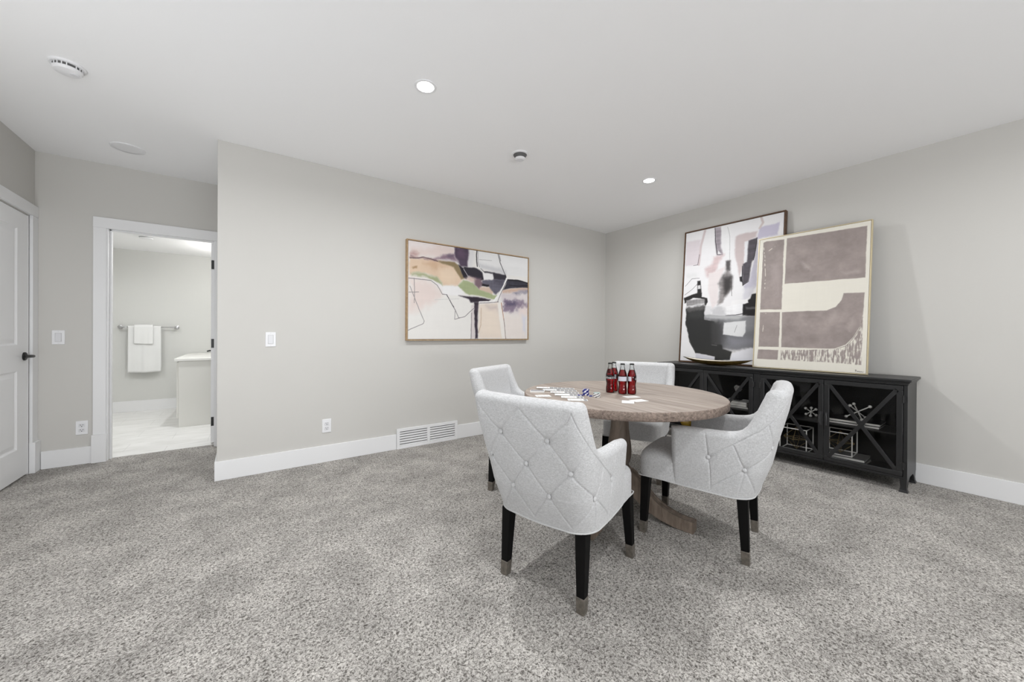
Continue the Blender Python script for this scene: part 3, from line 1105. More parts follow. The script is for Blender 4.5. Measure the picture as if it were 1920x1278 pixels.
# ================================================================== round pedestal table
t = thing('dining_table', 'round washed oak pedestal table with four curved feet', 'table', (TX, TY, 0), (0, 0, math.radians(-6)))
RT = 0.594
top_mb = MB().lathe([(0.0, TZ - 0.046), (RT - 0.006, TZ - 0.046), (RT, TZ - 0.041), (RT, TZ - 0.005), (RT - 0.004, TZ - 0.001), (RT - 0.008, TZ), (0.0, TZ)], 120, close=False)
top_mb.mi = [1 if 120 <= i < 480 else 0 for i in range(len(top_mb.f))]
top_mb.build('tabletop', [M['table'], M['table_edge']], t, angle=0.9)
col = [(0.085, 0.679), (0.085, 0.655), (0.060, 0.645), (0.056, 0.60), (0.054, 0.56), (0.056, 0.51), (0.063, 0.46), (0.071, 0.41), (0.074, 0.37), (0.070, 0.33), (0.058, 0.295),
       (0.050, 0.275), (0.056, 0.262), (0.062, 0.25), (0.062, 0.13), (0.05, 0.11)]
MB().lathe(col, 12).build('pedestal', M['pedestal'], t, angle=0.7)
for k in range(2):
    a = math.radians(22 + 90 * k)
    u = (math.cos(a), math.sin(a), 0)
    MB().obox((0, 0, 0.667), u, (-u[1], u[0], 0), (0, 0, 1), 0.36, 0.035, 0.0115).build('support_rail', M['pedestal'], t, bevel=0.003)
for k in range(4):
    a = math.radians(22 + 90 * k)
    u, w = Vector((math.cos(a), math.sin(a), 0)), Vector((-math.sin(a), math.cos(a), 0))
    path = [(0.045, 0.215, 0.058), (0.09, 0.190, 0.054), (0.14, 0.140, 0.047), (0.20, 0.090, 0.040), (0.27, 0.056, 0.034), (0.34, 0.038, 0.031), (0.40, 0.0315, 0.030), (0.435, 0.0305, 0.0295)]
    # smooth the path
    R0 = np.array(path)
    tt = np.linspace(0, len(path) - 1, 29)
    RR = np.stack([np.interp(tt, range(len(path)), R0[:, c]) for c in range(3)], 1)
    for _ in range(3):
        RR[1:-1] = (RR[:-2] + 2 * RR[1:-1] + RR[2:]) / 4
    rows = []
    for i, (r, z, hh) in enumerate(RR):
        j0, j1 = max(0, i - 1), min(len(RR) - 1, i + 1)
        tx, tz = RR[j1][0] - RR[j0][0], RR[j1][1] - RR[j0][1]
        L_ = math.hypot(tx, tz)
        nx, nz = -tz / L_, tx / L_
        row = []
        for lx, lz in ((-1, -1), (1, -1), (1, 0.55), (0.86, 1), (0.5, 1), (0.42, 0.9), (-0.42, 0.9), (-0.5, 1), (-0.86, 1), (-1, 0.55)):
            p = u * (r + nx * lz * hh) + w * (0.036 * lx)
            row.append((p.x, p.y, max(0.0, z + nz * lz * hh)))
        rows.append(row)
    mb = MB().grid(rows, wrap=True)
    n = len(rows[0])
    mb.f += [tuple(range(n)), tuple((len(rows) - 1) * n + i for i in range(n))]
    mb.mi += [0, 0]
    mb.build('leg', M['pedestal'], t, angle=0.5)

# ------------------------------------------------------------------ bottles
PROF = [(0.0, 0.0), (0.020, 0.0), (0.0245, 0.004), (0.0255, 0.014), (0.0255, 0.030), (0.0235, 0.046), (0.0226, 0.056), (0.0238, 0.066), (0.0262, 0.078), (0.0264, 0.108),
        (0.0250, 0.118), (0.0205, 0.135), (0.0155, 0.150), (0.0122, 0.163), (0.0112, 0.174), (0.0118, 0.179), (0.0118, 0.182), (0.0, 0.182)]


def bottle(x, y, face, label):
    t = thing('soda_bottle', label, 'bottle', (x, y, TZ), (0, 0, math.radians(face)), group='red cola bottles on the round table')
    MB().lathe(PROF, 40, close=False).build('glass', M['bottle_glass'], t, angle=1.2)
    liq = [(0.0, 0.004)] + [(max(0.0, r - 0.0022), z) for r, z in PROF[2:12]] + [(0.0142, 0.148), (0.0, 0.148)]
    liq = [(r, max(z, 0.004)) for r, z in liq]
    MB().lathe(liq, 40, close=False).build('cola', M['cola'], t, angle=1.2)
    cap = MB()
    n = 42
    P = []
    for r, z, fl in ((0.0128, 0.1775, 1), (0.0132, 0.179, 1), (0.0128, 0.1835, 0.4), (0.0115, 0.186, 0), (0.0, 0.1868, 0)):
        P.append([((r + fl * 0.0006 * (-1) ** k) * math.cos(2 * math.pi * k / n), (r + fl * 0.0006 * (-1) ** k) * math.sin(2 * math.pi * k / n), z) for k in range(n)])
    cap.grid(P, wrap=True)
    cap.build('bottle_cap', M['cap'], t)
    # printed band: dark front with lettering, pale grey back panel; the front faces local -y
    rb = 0.0268
    def band(a0, a1, z0, z1, r):
        n = max(6, int(abs(a1 - a0) / 6))
        P = [[(r * math.cos(math.radians(a0 + (a1 - a0) * k / n)), r * math.sin(math.radians(a0 + (a1 - a0) * k / n)), z) for k in range(n + 1)] for z in (z0, z1)]
        return MB().grid(P)
    fr = band(-150, -30, 0.0805, 0.107, rb).build('front_label', M['label_black'], t)
    bk = band(28, 152, 0.0805, 0.107, rb).build('back_label', M['label_grey'], t)
    st = band(-140, -40, 0.0805, 0.0845, rb + 0.0003).build('label_stripe', M['label_red'], fr)
    cu = bpy.data.curves.new('lettering', 'FONT')
    cu.body = 'Coca-Cola'
    cu.size = 0.0155
    cu.shear = 0.3
    cu.align_x = 'CENTER'
    cu.offset = 0.0002
    cu.resolution_u = 2
    tmp = bpy.data.objects.new('lettering', cu)
    COL.objects.link(tmp)
    dg = bpy.context.evaluated_depsgraph_get()
    me = bpy.data.meshes.new_from_object(tmp.evaluated_get(dg))
    bpy.data.objects.remove(tmp)
    me.name = 'lettering'
    for v in me.vertices:
        ang = -math.pi / 2 + v.co.x / rb
        v.co = ((rb + 0.0006) * math.cos(ang), (rb + 0.0006) * math.sin(ang), 0.0895 + v.co.y)
    me.materials.clear()
    me.materials.append(M['label_white'])
    tx = bpy.data.objects.new('lettering', me)
    COL.objects.link(tx)
    tx.parent = fr
    return t


bottle(1.855, 1.534, -40, 'darkest cola bottle, leftmost of the four, its printed band facing the viewer')
bottle(1.926, 1.562, 95, 'cola bottle standing farthest back, behind the leftmost bottle')
bottle(1.870, 1.452, 125, 'front cola bottle in the middle with its pale back label showing')
bottle(1.912, 1.416, 60, 'rightmost cola bottle with half pale, half black label')

# ------------------------------------------------------------------ playing cards and chips
def card(x, y, deg, z, up, label, name='playing_card', group=None, pips=0, red=False):
    t = thing(name, label, 'playing card', (x, y, TZ + z), (0, 0, math.radians(deg)), group=group)
    w, l = 0.0315, 0.044
    pts = []
    for cx, cy, a0 in ((w, l, 0), (-w, l, 90), (-w, -l, 180), (w, -l, 270)):
        sx, sy = (1 if cx > 0 else -1), (1 if cy > 0 else -1)
        for k in range(4):
            a = math.radians(a0 + 30 * k)
            pts.append((cx - sx * 0.003 + 0.003 * math.cos(a), cy - sy * 0.003 + 0.003 * math.sin(a)))
    n = len(pts)
    vs = [(a, b, 0) for a, b in pts] + [(a, b, 0.0004) for a, b in pts]
    fs = [tuple(range(n - 1, -1, -1)), tuple(range(n, 2 * n))] + [(i, (i + 1) % n, n + (i + 1) % n, n + i) for i in range(n)]
    MB().add(vs, fs).build('card_stock', M['card_face'], t, smooth=False)
    if not up:
        MB().box(-w + 0.003, w - 0.003, -l + 0.003, l - 0.003, 0.00042, 0.0005).build('back_print', M['card_back'], t, smooth=False)
    elif pips:
        mb = MB()
        rows = {1: [(0, 0)], 4: [(-1, -1), (1, -1), (-1, 1), (1, 1)], 6: [(-1, -1), (1, -1), (-1, 0), (1, 0), (-1, 1), (1, 1)],
                8: [(-1, -1), (1, -1), (-1, -.33), (1, -.33), (-1, .33), (1, .33), (-1, 1), (1, 1)]}[pips]
        for a, b in rows:
            cx, cy = a * 0.0135, b * 0.029
            mb.add([(cx, cy - 0.0048, 0.00046), (cx + 0.0036, cy, 0.00046), (cx, cy + 0.0048, 0.00046), (cx - 0.0036, cy, 0.00046)], [(0, 1, 2, 3)])
        mb.build('pip', M['card_red' if red else 'card_black'], t, smooth=False)
    return t


ORD = ['first', 'second', 'third', 'fourth', 'fifth', 'sixth', 'seventh']
ROWN = ['longest, farthest card row', 'second longest card row', 'third longest card row', 'fourth longest card row', 'row of three cards', 'row of two cards']
right_ends = [(1.790, 1.784), (1.739, 1.712), (1.684, 1.637), (1.634, 1.570), (1.588, 1.506), (1.545, 1.438)]
left_ends = [(1.601, 1.946), (1.574, 1.850), (1.556, 1.756), (1.517, 1.673), (1.494, 1.590), (1.462, 1.508)]
for r in range(6):
    b, a = Vector(right_ends[r]), Vector(left_ends[r])
    d = (a - b)
    L_ = d.length
    u = d / L_
    ang = math.degrees(math.atan2(u.y, u.x)) - 90
    n = 7 - r
    step = max(0.02, (L_ - 0.088) / max(1, n - 1))
    lat = Vector((-u.y, u.x)) * 0.024
    for k in range(n):
        c = b + u * (0.044 + step * k) + lat
        last = k == n - 1
        nm = 'face up card at the left end of the ' + ROWN[r] if last else ORD[k] + ' face down card from the right in the ' + ROWN[r]
        card(c.x, c.y, ang, 0.0006 + 0.0007 * k, last, nm, group='solitaire cards laid out in rows', pips=(6, 4, 8, 1, 6, 4)[r] if last else 0, red=r % 2 == 0)
t = thing('card_deck', 'face down card deck at the left edge of the round table', 'card deck', (1.489, 1.803, TZ), (0, 0, math.radians(50)))
for k in range(1):
    MB().box(-0.0315, 0.0315, -0.044, 0.044, 0.0, 0.0085).build('card_stack', M['card_face'], t, bevel=0.0008)
    MB().box(-0.0285, 0.0285, -0.041, 0.041, 0.0086, 0.0089).build('back_print', M['card_back'], t, smooth=False)
card(1.418, 1.665, 62, 0.0006, True, 'face up card lying alone in front of the deck', pips=8)
card(1.822, 1.353, 74, 0.0006, True, 'blank looking card closest to the bottles', group='three loose cards by the bottles')
card(1.752, 1.252, 76, 0.0006, True, 'right hand card of the three loose cards by the bottles', group='three loose cards by the bottles')
card(1.664, 1.256, 128, 0.0014, True, 'front left card of the three loose cards by the bottles', group='three loose cards by the bottles')


def chip(x, y, z, deg, main, spot, label, group, tilt=(0, 0)):
    r, h = 0.0195, 0.0032
    mb = MB()
    n = 48
    vs, fs, mi = [], [], []
    rings = [(0.0125, 0), (r - 0.0005, 0), (r, 0.0005), (r, h - 0.0005), (r - 0.0005, h), (0.0125, h)]
    for rr, zz in rings:
        vs += [(rr * math.cos(2 * math.pi * k / n), rr * math.sin(2 * math.pi * k / n), zz) for k in range(n)]
    for i in range(5):
        for k in range(n):
            fs.append((i * n + k, i * n + (k + 1) % n, (i + 1) * n + (k + 1) % n, (i + 1) * n + k))
            mi.append(1 if (k % 12) < 4 else 0)
    fs += [tuple(range(n - 1, -1, -1)), tuple(5 * n + k for k in range(n))]
    mi += [0, 0]
    mb.v, mb.f, mb.mi = vs, fs, mi
    o = mb.build('poker_chip', [M[main], M[spot]], angle=0.9)
    o.location = (x, y, TZ + z)
    o.rotation_euler = (tilt[0], tilt[1], math.radians(deg))
    tag(o, label, 'poker chip', group)
    return o


NUM = ['lowest', 'second', 'third', 'fourth', 'fifth', 'sixth', 'seventh', 'eighth', 'ninth', 'tenth', 'topmost']
for k in range(11):
    nm = 'blue and white poker chip, ' + (NUM[k] if k in (0, 10) else NUM[k] + ' from below') + ' in the blue stack'
    chip(1.650 + random.uniform(-1, 1) * 0.001, 1.546 + random.uniform(-1, 1) * 0.001, 0.0001 + 0.0033 * k, 20 + 13 * k + random.uniform(-12, 12), 'chip_blue', 'chip_white', nm, 'blue poker chips')
chip(1.612, 1.555, 0.0001, 40, 'chip_blue', 'chip_white', 'loose blue poker chip lying left of the blue stack', 'loose blue poker chips')
chip(1.645, 1.502, 0.0001, 70, 'chip_blue', 'chip_white', 'loose blue poker chip lying between the two chip stacks', 'loose blue poker chips')
for k in range(8):
    nm = 'white and dark poker chip, ' + ('lowest' if k == 0 else 'topmost' if k == 7 else NUM[k] + ' from below') + ' in the white stack'
    chip(1.652 + random.uniform(-1, 1) * 0.001, 1.462 + random.uniform(-1, 1) * 0.001, 0.0001 + 0.0033 * k, 10 + 22 * k, 'chip_white' if k < 7 else 'chip_pale', 'chip_dark' if k < 7 else 'chip_pale', nm, 'white poker chips')

# ================================================================== black console cabinet
# local frame: x towards the viewer's right (world -y), y depth (world +x), front at y = 0
CXF, CYL, CYR = 3.725, 2.392, 0.500
CW, CD, CZ = CYL - CYR, 0.335, 0.787
cab = thing('sideboard_cabinet', 'long black metal sideboard with four glass cross barred doors against the right wall', 'sideboard',
            (CXF, CYL, 0), (0, 0, -math.pi / 2))


def wx(y):            # world y -> local x
    return CYL - y


b = MB()
b.box(0.0, 0.016, 0.006, CD, 0.09, 0.744)
b.box(CW - 0.016, CW, 0.006, CD, 0.09, 0.744)
b.box(0.016, CW - 0.016, CD - 0.012, CD, 0.09, 0.744)
b.box(0.016, CW - 0.016, 0.006, CD - 0.012, 0.09, 0.104)
b.box(0.016, CW - 0.016, 0.006, CD - 0.012, 0.735, 0.744)
mid = wx(1.433)
b.box(mid - 0.010, mid + 0.010, 0.006, CD - 0.012, 0.104, 0.735)
b.build('cabinet_body', M['black_inside'], cab)
f = MB()
f.box(0.0, 0.018, -0.004, 0.006, 0.09, 0.744)
f.box(CW - 0.018, CW, -0.004, 0.006, 0.09, 0.744)
f.box(mid - 0.027, mid + 0.027, -0.004, 0.006, 0.105, 0.744)
f.box(0.018, CW - 0.018, -0.004, 0.006, 0.09, 0.107)
f.box(0.018, CW - 0.018, -0.004, 0.006, 0.742, 0.7445)
f.box(-0.0015, 0.0, -0.004, CD, 0.09, 0.7445)
f.box(CW, CW + 0.0015, -0.004, CD, 0.09, 0.7445)
f.build('face_frame', M['black_metal'], cab, bevel=0.002)
tp = MB()
tp.box(-0.022, CW + 0.022, -0.026, CD + 0.004, 0.769, CZ)
tp.box(-0.012, CW + 0.012, -0.015, CD + 0.002, 0.757, 0.769)
tp.box(-0.005, CW + 0.005, -0.008, CD + 0.001, 0.745, 0.757)
tp.build('cabinet_top', M['black_metal'], cab, bevel=0.004, seg=3)
for dx0, side in ((0.016, 'l'), (mid + 0.010, 'r')):
    x0, x1 = (0.016, mid - 0.010) if side == 'l' else (mid + 0.010, CW - 0.016)
    MB().box(x0 + 0.0005, x1 - 0.0005, 0.03, CD - 0.0125, 0.385, 0.395).build('shelf', M['black_metal'], cab)
for sx in (0, 1):
    for sy in (0, 1):
        x0 = -0.0005 if sx == 0 else CW - 0.0345
        y0 = -0.0045 if sy == 0 else CD - 0.036
        mb = MB()
        P = []
        for z, e in ((0.09, 0.0), (0.04, -0.002), (0.018, 0.0), (0.006, 0.004), (0.0, 0.005)):
            P.append([(x0 - e, y0 - e, z), (x0 + 0.035 + e, y0 - e, z), (x0 + 0.035 + e, y0 + 0.035 + e, z), (x0 - e, y0 + 0.035 + e, z)])
        mb.grid(P, wrap=True)
        mb.f += [(0, 1, 2, 3), (16, 17, 18, 19)]
        mb.mi += [0, 0]
        mb.build('leg', M['black_metal'], cab, smooth=False)
# curved brackets between the side panels and the feet
for x0 in (0.0, CW - 0.014):
    for sgn in (1, -1):
        mb = MB()
        pts = [(0.0, 0.0895), (0.085, 0.0895), (0.058, 0.078), (0.030, 0.058), (0.012, 0.034), (0.0, 0.018)]
        yb = 0.031 if sgn > 0 else CD - 0.037
        vs = [(x0, yb + sgn * a, z) for a, z in pts] + [(x0 + 0.014, yb + sgn * a, z) for a, z in pts]
        n = len(pts)
        mb.add(vs, [tuple(range(n)), tuple(range(2 * n - 1, n - 1, -1))] + [(i, (i + 1) % n, n + (i + 1) % n, n + i) for i in range(n)])
        mb.build('foot_bracket', M['black_metal'], cab, smooth=False)

DZ0, DZ1 = 0.110, 0.740
DOORS = [(0.020, wx(1.9105), 1), (wx(1.9075), mid - 0.029, -1), (mid + 0.029, wx(0.9585), 1), (wx(0.9555), CW - 0.020, -1)]
for x0, x1, hs in DOORS:          # hs: side of the handle (+1 right)
    fw = 0.033
    d = MB()
    d.box(x0, x1, -0.012, 0.004, DZ1 - fw, DZ1)
    d.box(x0, x1, -0.012, 0.004, DZ0, DZ0 + fw)
    d.box(x0, x0 + fw, -0.012, 0.004, DZ0 + fw, DZ1 - fw)
    d.box(x1 - fw, x1, -0.012, 0.004, DZ0 + fw, DZ1 - fw)
    door = d.build('door', M['black_metal'], cab, bevel=0.003)
    g = MB()
    g.add([(x0 + fw - 0.002, 0.001, DZ0 + fw - 0.002), (x1 - fw + 0.002, 0.001, DZ0 + fw - 0.002), (x1 - fw + 0.002, 0.001, DZ1 - fw + 0.002), (x0 + fw - 0.002, 0.001, DZ1 - fw + 0.002)], [(0, 1, 2, 3)])
    g.build('glass_pane', M['cabinet_glass'], door, smooth=False)['label'] = 'clear glass pane'
    for sl in (1, -1):
        a = Vector((x0 + fw - 0.006, 0, DZ0 + fw - 0.006 if sl > 0 else DZ1 - fw + 0.006))
        c = Vector((x1 - fw + 0.006, 0, DZ1 - fw + 0.006 if sl > 0 else DZ0 + fw - 0.006))
        u = (c - a).normalized()
        m_ = (a + c) / 2
        yy = -0.0075 if sl > 0 else -0.0066
        MB().obox((m_.x, yy, m_.z), u, (0, 1, 0), (-u.z, 0, u.x), (c - a).length / 2, 0.0045 if sl > 0 else 0.0048, 0.0125).build('cross_bar', M['black_metal'], door, bevel=0.0015)
    hx = x1 - fw / 2 if hs > 0 else x0 + fw / 2
    h = MB()
    h.tube([(hx, -0.012, 0.475), (hx, -0.026, 0.470), (hx + hs * -0.006, -0.030, 0.455), (hx - hs * 0.006, -0.030, 0.415), (hx, -0.026, 0.395), (hx, -0.012, 0.390)], 0.0035, 8)
    h.box(hx - 0.007, hx + 0.007, -0.0145, -0.0118, 0.38, 0.485)
    h.build('door_handle', M['handle_metal'], door)
    ex = x0 - 0.002 if hs > 0 else x1 + 0.002
    for zz in (0.185, 0.648):
        k = MB().lathe([(0.0055, zz - 0.026), (0.0055, zz + 0.026)], 12, (ex, -0.012, 0))
        k.box(ex - 0.014, ex + 0.014, -0.0145, -0.0118, zz - 0.02, zz + 0.02)
        k.build('hinge', M['black_metal'], door)


def in_cab(lx, ly, z=0.0):
    """cabinet local -> world"""
    return (CXF + ly, CYL - lx, z)


# ------------------------------------------------------------------ things inside the cabinet
def book(y, x, z, ly, lx, th, deg, label, cover='cover_white', group=None):
    """lies flat; ly length along the cabinet, lx depth; y, x world centre"""
    t = thing('book', label, 'book', (x, y, z), (0, 0, math.radians(deg)), group)
    c = MB()
    c.box(-lx / 2, lx / 2, -ly / 2, ly / 2, 0.0, 0.0025)
    c.box(-lx / 2, lx / 2, -ly / 2, ly / 2, th - 0.0025, th)
    c.box(lx / 2 - 0.003, lx / 2, -ly / 2, ly / 2, 0.0025, th - 0.0025)
    c.build('cover', M[cover], t, bevel=0.0008)
    MB().box(-lx / 2 + 0.004, lx / 2 - 0.0032, -ly / 2 + 0.004, ly / 2 - 0.004, 0.0026, th - 0.0026).build('pages', M['paper'], t, smooth=False)
    return t


book(0.800, 3.905, 0.3956, 0.30, 0.22, 0.019, 0, 'dark covered book with white pages on the right hand cabinet shelf, lower of two', 'cover_dark', group='books on the right shelf')
book(0.800, 3.903, 0.4152, 0.305, 0.22, 0.019, 1, 'dark covered book with white pages directly under the right hand jack ornament', 'cover_dark', group='books on the right shelf')
book(0.865, 3.885, 0.1046, 0.275, 0.20, 0.022, 0, 'grey covered book on the bottom of the rightmost cabinet bay, lower of two', 'cover_grey', group='books under the wire cube')
book(0.865, 3.885, 0.1272, 0.27, 0.198, 0.021, 1.5, 'grey covered book in the rightmost cabinet bay, right under the wire cube', 'cover_grey', group='books under the wire cube')
book(1.655, 3.90, 0.3956, 0.235, 0.20, 0.018, 2, 'grey book at the bottom of the stack in the bay beside the table edge', 'cover_grey', 'books under the coral ornament')
book(1.655, 3.90, 0.4142, 0.225, 0.195, 0.024, -2, 'pale book in the middle of the stack in the bay beside the table edge', 'cover_white', 'books under the coral ornament')
book(1.660, 3.90, 0.4388, 0.22, 0.19, 0.018, 1, 'pale top book of the stack in the bay beside the table edge', 'cover_white', 'books under the coral ornament')


def jack(x, y, z, label, r=0.085, rot=0.3, tilt=0.0):
    t = thing('jack_ornament', label, 'ornament', (x, y, z), (0, 0, rot))
    br = 0.0115
    q = Matrix.Rotation(math.radians(45), 3, 'X') @ Matrix.Rotation(math.radians(35.26), 3, 'Y')
    # three crossing rods standing on three of their ball tips
    ax = [Vector((math.cos(a) * 0.8165, math.sin(a) * 0.8165, 0.5774)) for a in (0, 2 * math.pi / 3, 4 * math.pi / 3)]
    c = Vector((0, 0, r * 0.5774 + br))
    for a in ax:
        rod = MB().tube([tuple(c - a * r), tuple(c + a * r)], 0.0042, 10).build('rod', M['silver'], t)
        for s in (-1, 1):
            MB().ball(tuple(c + a * (r * s)), br, 16).build('ball_tip', M['silver'], rod)
    return t


jack(3.89, 0.790, 0.4346, 'silver jack ornament with ball tips on the two white books', rot=0.55)
jack(3.94, 1.10, 0.3958, 'small silver jack ornament on the dark shelf behind the side view chair', r=0.048, rot=0.2)


def wire_cube(x, y, z, s, deg, label):
    t = thing('wire_cube', label, 'ornament', (x, y, z), (0, 0, math.radians(deg)), group='wire cube ornaments')
    r = 0.0043
    h = s / 2
    mb = MB()
    C8 = {(a, b, c): (a * h, b * h, h + r + c * h) for a in (-1, 1) for b in (-1, 1) for c in (-1, 1)}
    for a in (-1, 1):
        for b in (-1, 1):
            mb.tube([C8[(a, b, -1)], C8[(a, b, 1)]], r, 8)
            mb.tube([C8[(a, -1, b)], C8[(a, 1, b)]], r, 8)
            mb.tube([C8[(-1, a, b)], C8[(1, a, b)]], r, 8)
    for p in C8.values():
        mb.ball(p, r * 1.02, 10)
    mb.build('wire_frame', M['silver'], t)
    # star of gold wires between the middles of the faces and edges
    g = MB()
    F6 = [(h, 0, h + r), (0, h, h + r), (-h, 0, h + r), (0, -h, h + r)]
    top, bot = (0, 0, 2 * h + r), (0, 0, r)
    for i in range(4):
        g.tube([F6[i], F6[(i + 1) % 4]], 0.0024, 6)
        g.tube([F6[i], top], 0.0024, 6)
        g.tube([F6[i], bot], 0.0024, 6)
    g.tube([F6[0], F6[2]], 0.0022, 6)
    g.tube([F6[1], F6[3]], 0.0022, 6)
    g.build('inner_star', M['gold_wire'], t)
    return t


wire_cube(3.885, 0.893, 0.1486, 0.172, 2, 'silver wire cube with a gold star inside, standing on the two white books')
wire_cube(3.885, 1.185, 0.1048, 0.186, 2, 'silver wire cube with a gold star inside, standing directly on the cabinet floor')

t = thing('coral_ornament', 'grey knotted coral ornament on a dark stand above the stacked books', 'ornament', (3.90, 1.665, 0.4572))
MB().box(-0.03, 0.03, -0.03, 0.03, 0, 0.012).build('stand_base', M['black_iron'], t, bevel=0.002)
MB().tube([(0, 0, 0.012), (0, 0, 0.085)], 0.004, 8).build('stand_rod', M['black_iron'], t)
mb = MB()
rs = np.random.RandomState(4)
for k in range(9):
    d = rs.randn(3)
    d /= np.linalg.norm(d)
    e = np.cross(d, rs.randn(3))
    e /= np.linalg.norm(e)
    pts = [tuple(np.array([0, 0, 0.112]) + 0.027 * (d * math.cos(a) + e * math.sin(a)) * (1 + 0.15 * math.sin(3 * a + k))) for a in np.linspace(0, 2 * math.pi, 22)[:-1]]
    mb.tube(pts, 0.0062, 8, closed=True)
mb.build('coral_knot', M['coral'], t)

t = thing('glazed_pot', 'small yellow glazed pot on the floor of the leftmost cabinet bay', 'pot', (3.89, 2.165, 0.1046))
MB().lathe([(0.0, 0.0), (0.04, 0.0), (0.062, 0.012), (0.072, 0.035), (0.068, 0.058), (0.05, 0.078), (0.032, 0.086), (0.034, 0.096), (0.030, 0.096), (0.026, 0.084), (0.0, 0.08)], 36, close=False).build('pot_body', M['yellow'], t)
t = thing('ring_ornament', 'small pale ring ornament on the shelf of the leftmost cabinet bay', 'ornament', (3.89, 2.105, 0.3956))
MB().box(-0.02, 0.02, -0.025, 0.025, 0, 0.01).build('ring_base', M['silver'], t, bevel=0.002)
MB().tube([(0, 0.035 * math.cos(a), 0.045 + 0.035 * math.sin(a)) for a in np.linspace(0, 2 * math.pi, 29)[:-1]], 0.005, 10, closed=True).build('ring', M['silver'], t)

# ------------------------------------------------------------------ boat shaped gold bowl
t = thing('boat_bowl', 'long narrow gold boat shaped bowl on the sideboard in front of the dark framed painting', 'bowl', (3.815, 1.838, CZ))
LB, WB = 0.335, 0.085
nu, nv = 56, 17
outer, inner = [], []
for i in range(nu + 1):
    u = -1 + 2 * i / nu
    zr = 0.044 + 0.024 * abs(u) ** 2.2
    hw = max(0.0012, WB * (1 - abs(u) ** 2.0) ** 0.9)
    zb = 0.068 * abs(u) ** 2.6
    ro, ri = [], []
    for j in range(nv):
        v = -1 + 2 * j / (nv - 1)
        zz = zb + (zr - zb) * abs(v) ** 2.3
        ro.append((v * hw, u * LB, zz))
        ri.append((v * max(0.0004, hw - 0.0035), u * (LB - 0.006), min(zr - 0.0002, zz + 0.0042 * (1 - abs(v) ** 2))))
    outer.append(ro)
    inner.append(ri)
ob = MB().grid(outer).build('bowl_shell', M['gold'], t, angle=1.5)
MB().grid(inner).build('bowl_lining', M['bowl_inside'], t, angle=1.5)
rim = MB()
loop = [r[0] for r in outer] + [r[-1] for r in reversed(outer)]
rim.tube([(x, y, z + 0.0008) for x, y, z in loop[::1]], 0.0019, 6, closed=True)
rim.build('rim', M['bowl_rim'], t)

# ================================================================== paintings
def vnoise(x, y, seed):
    """smooth value noise on numpy arrays"""
    rs = np.random.RandomState(seed)
    tab = rs.rand(64, 64)
    xi, yi = np.floor(x).astype(int), np.floor(y).astype(int)
    fx, fy = x - xi, y - yi
    fx, fy = fx * fx * (3 - 2 * fx), fy * fy * (3 - 2 * fy)
    g = lambda a, b: tab[a % 64, b % 64]
    return (g(xi, yi) * (1 - fx) + g(xi + 1, yi) * fx) * (1 - fy) + (g(xi, yi + 1) * (1 - fx) + g(xi + 1, yi + 1) * fx) * fy


def fbm(x, y, seed, n=4):
    t, a, s = 0, 1.0, 0
    for k in range(n):
        t = t + a * vnoise(x * 2 ** k, y * 2 ** k, seed + k)
        s += a
        a *= 0.55
    return t / s


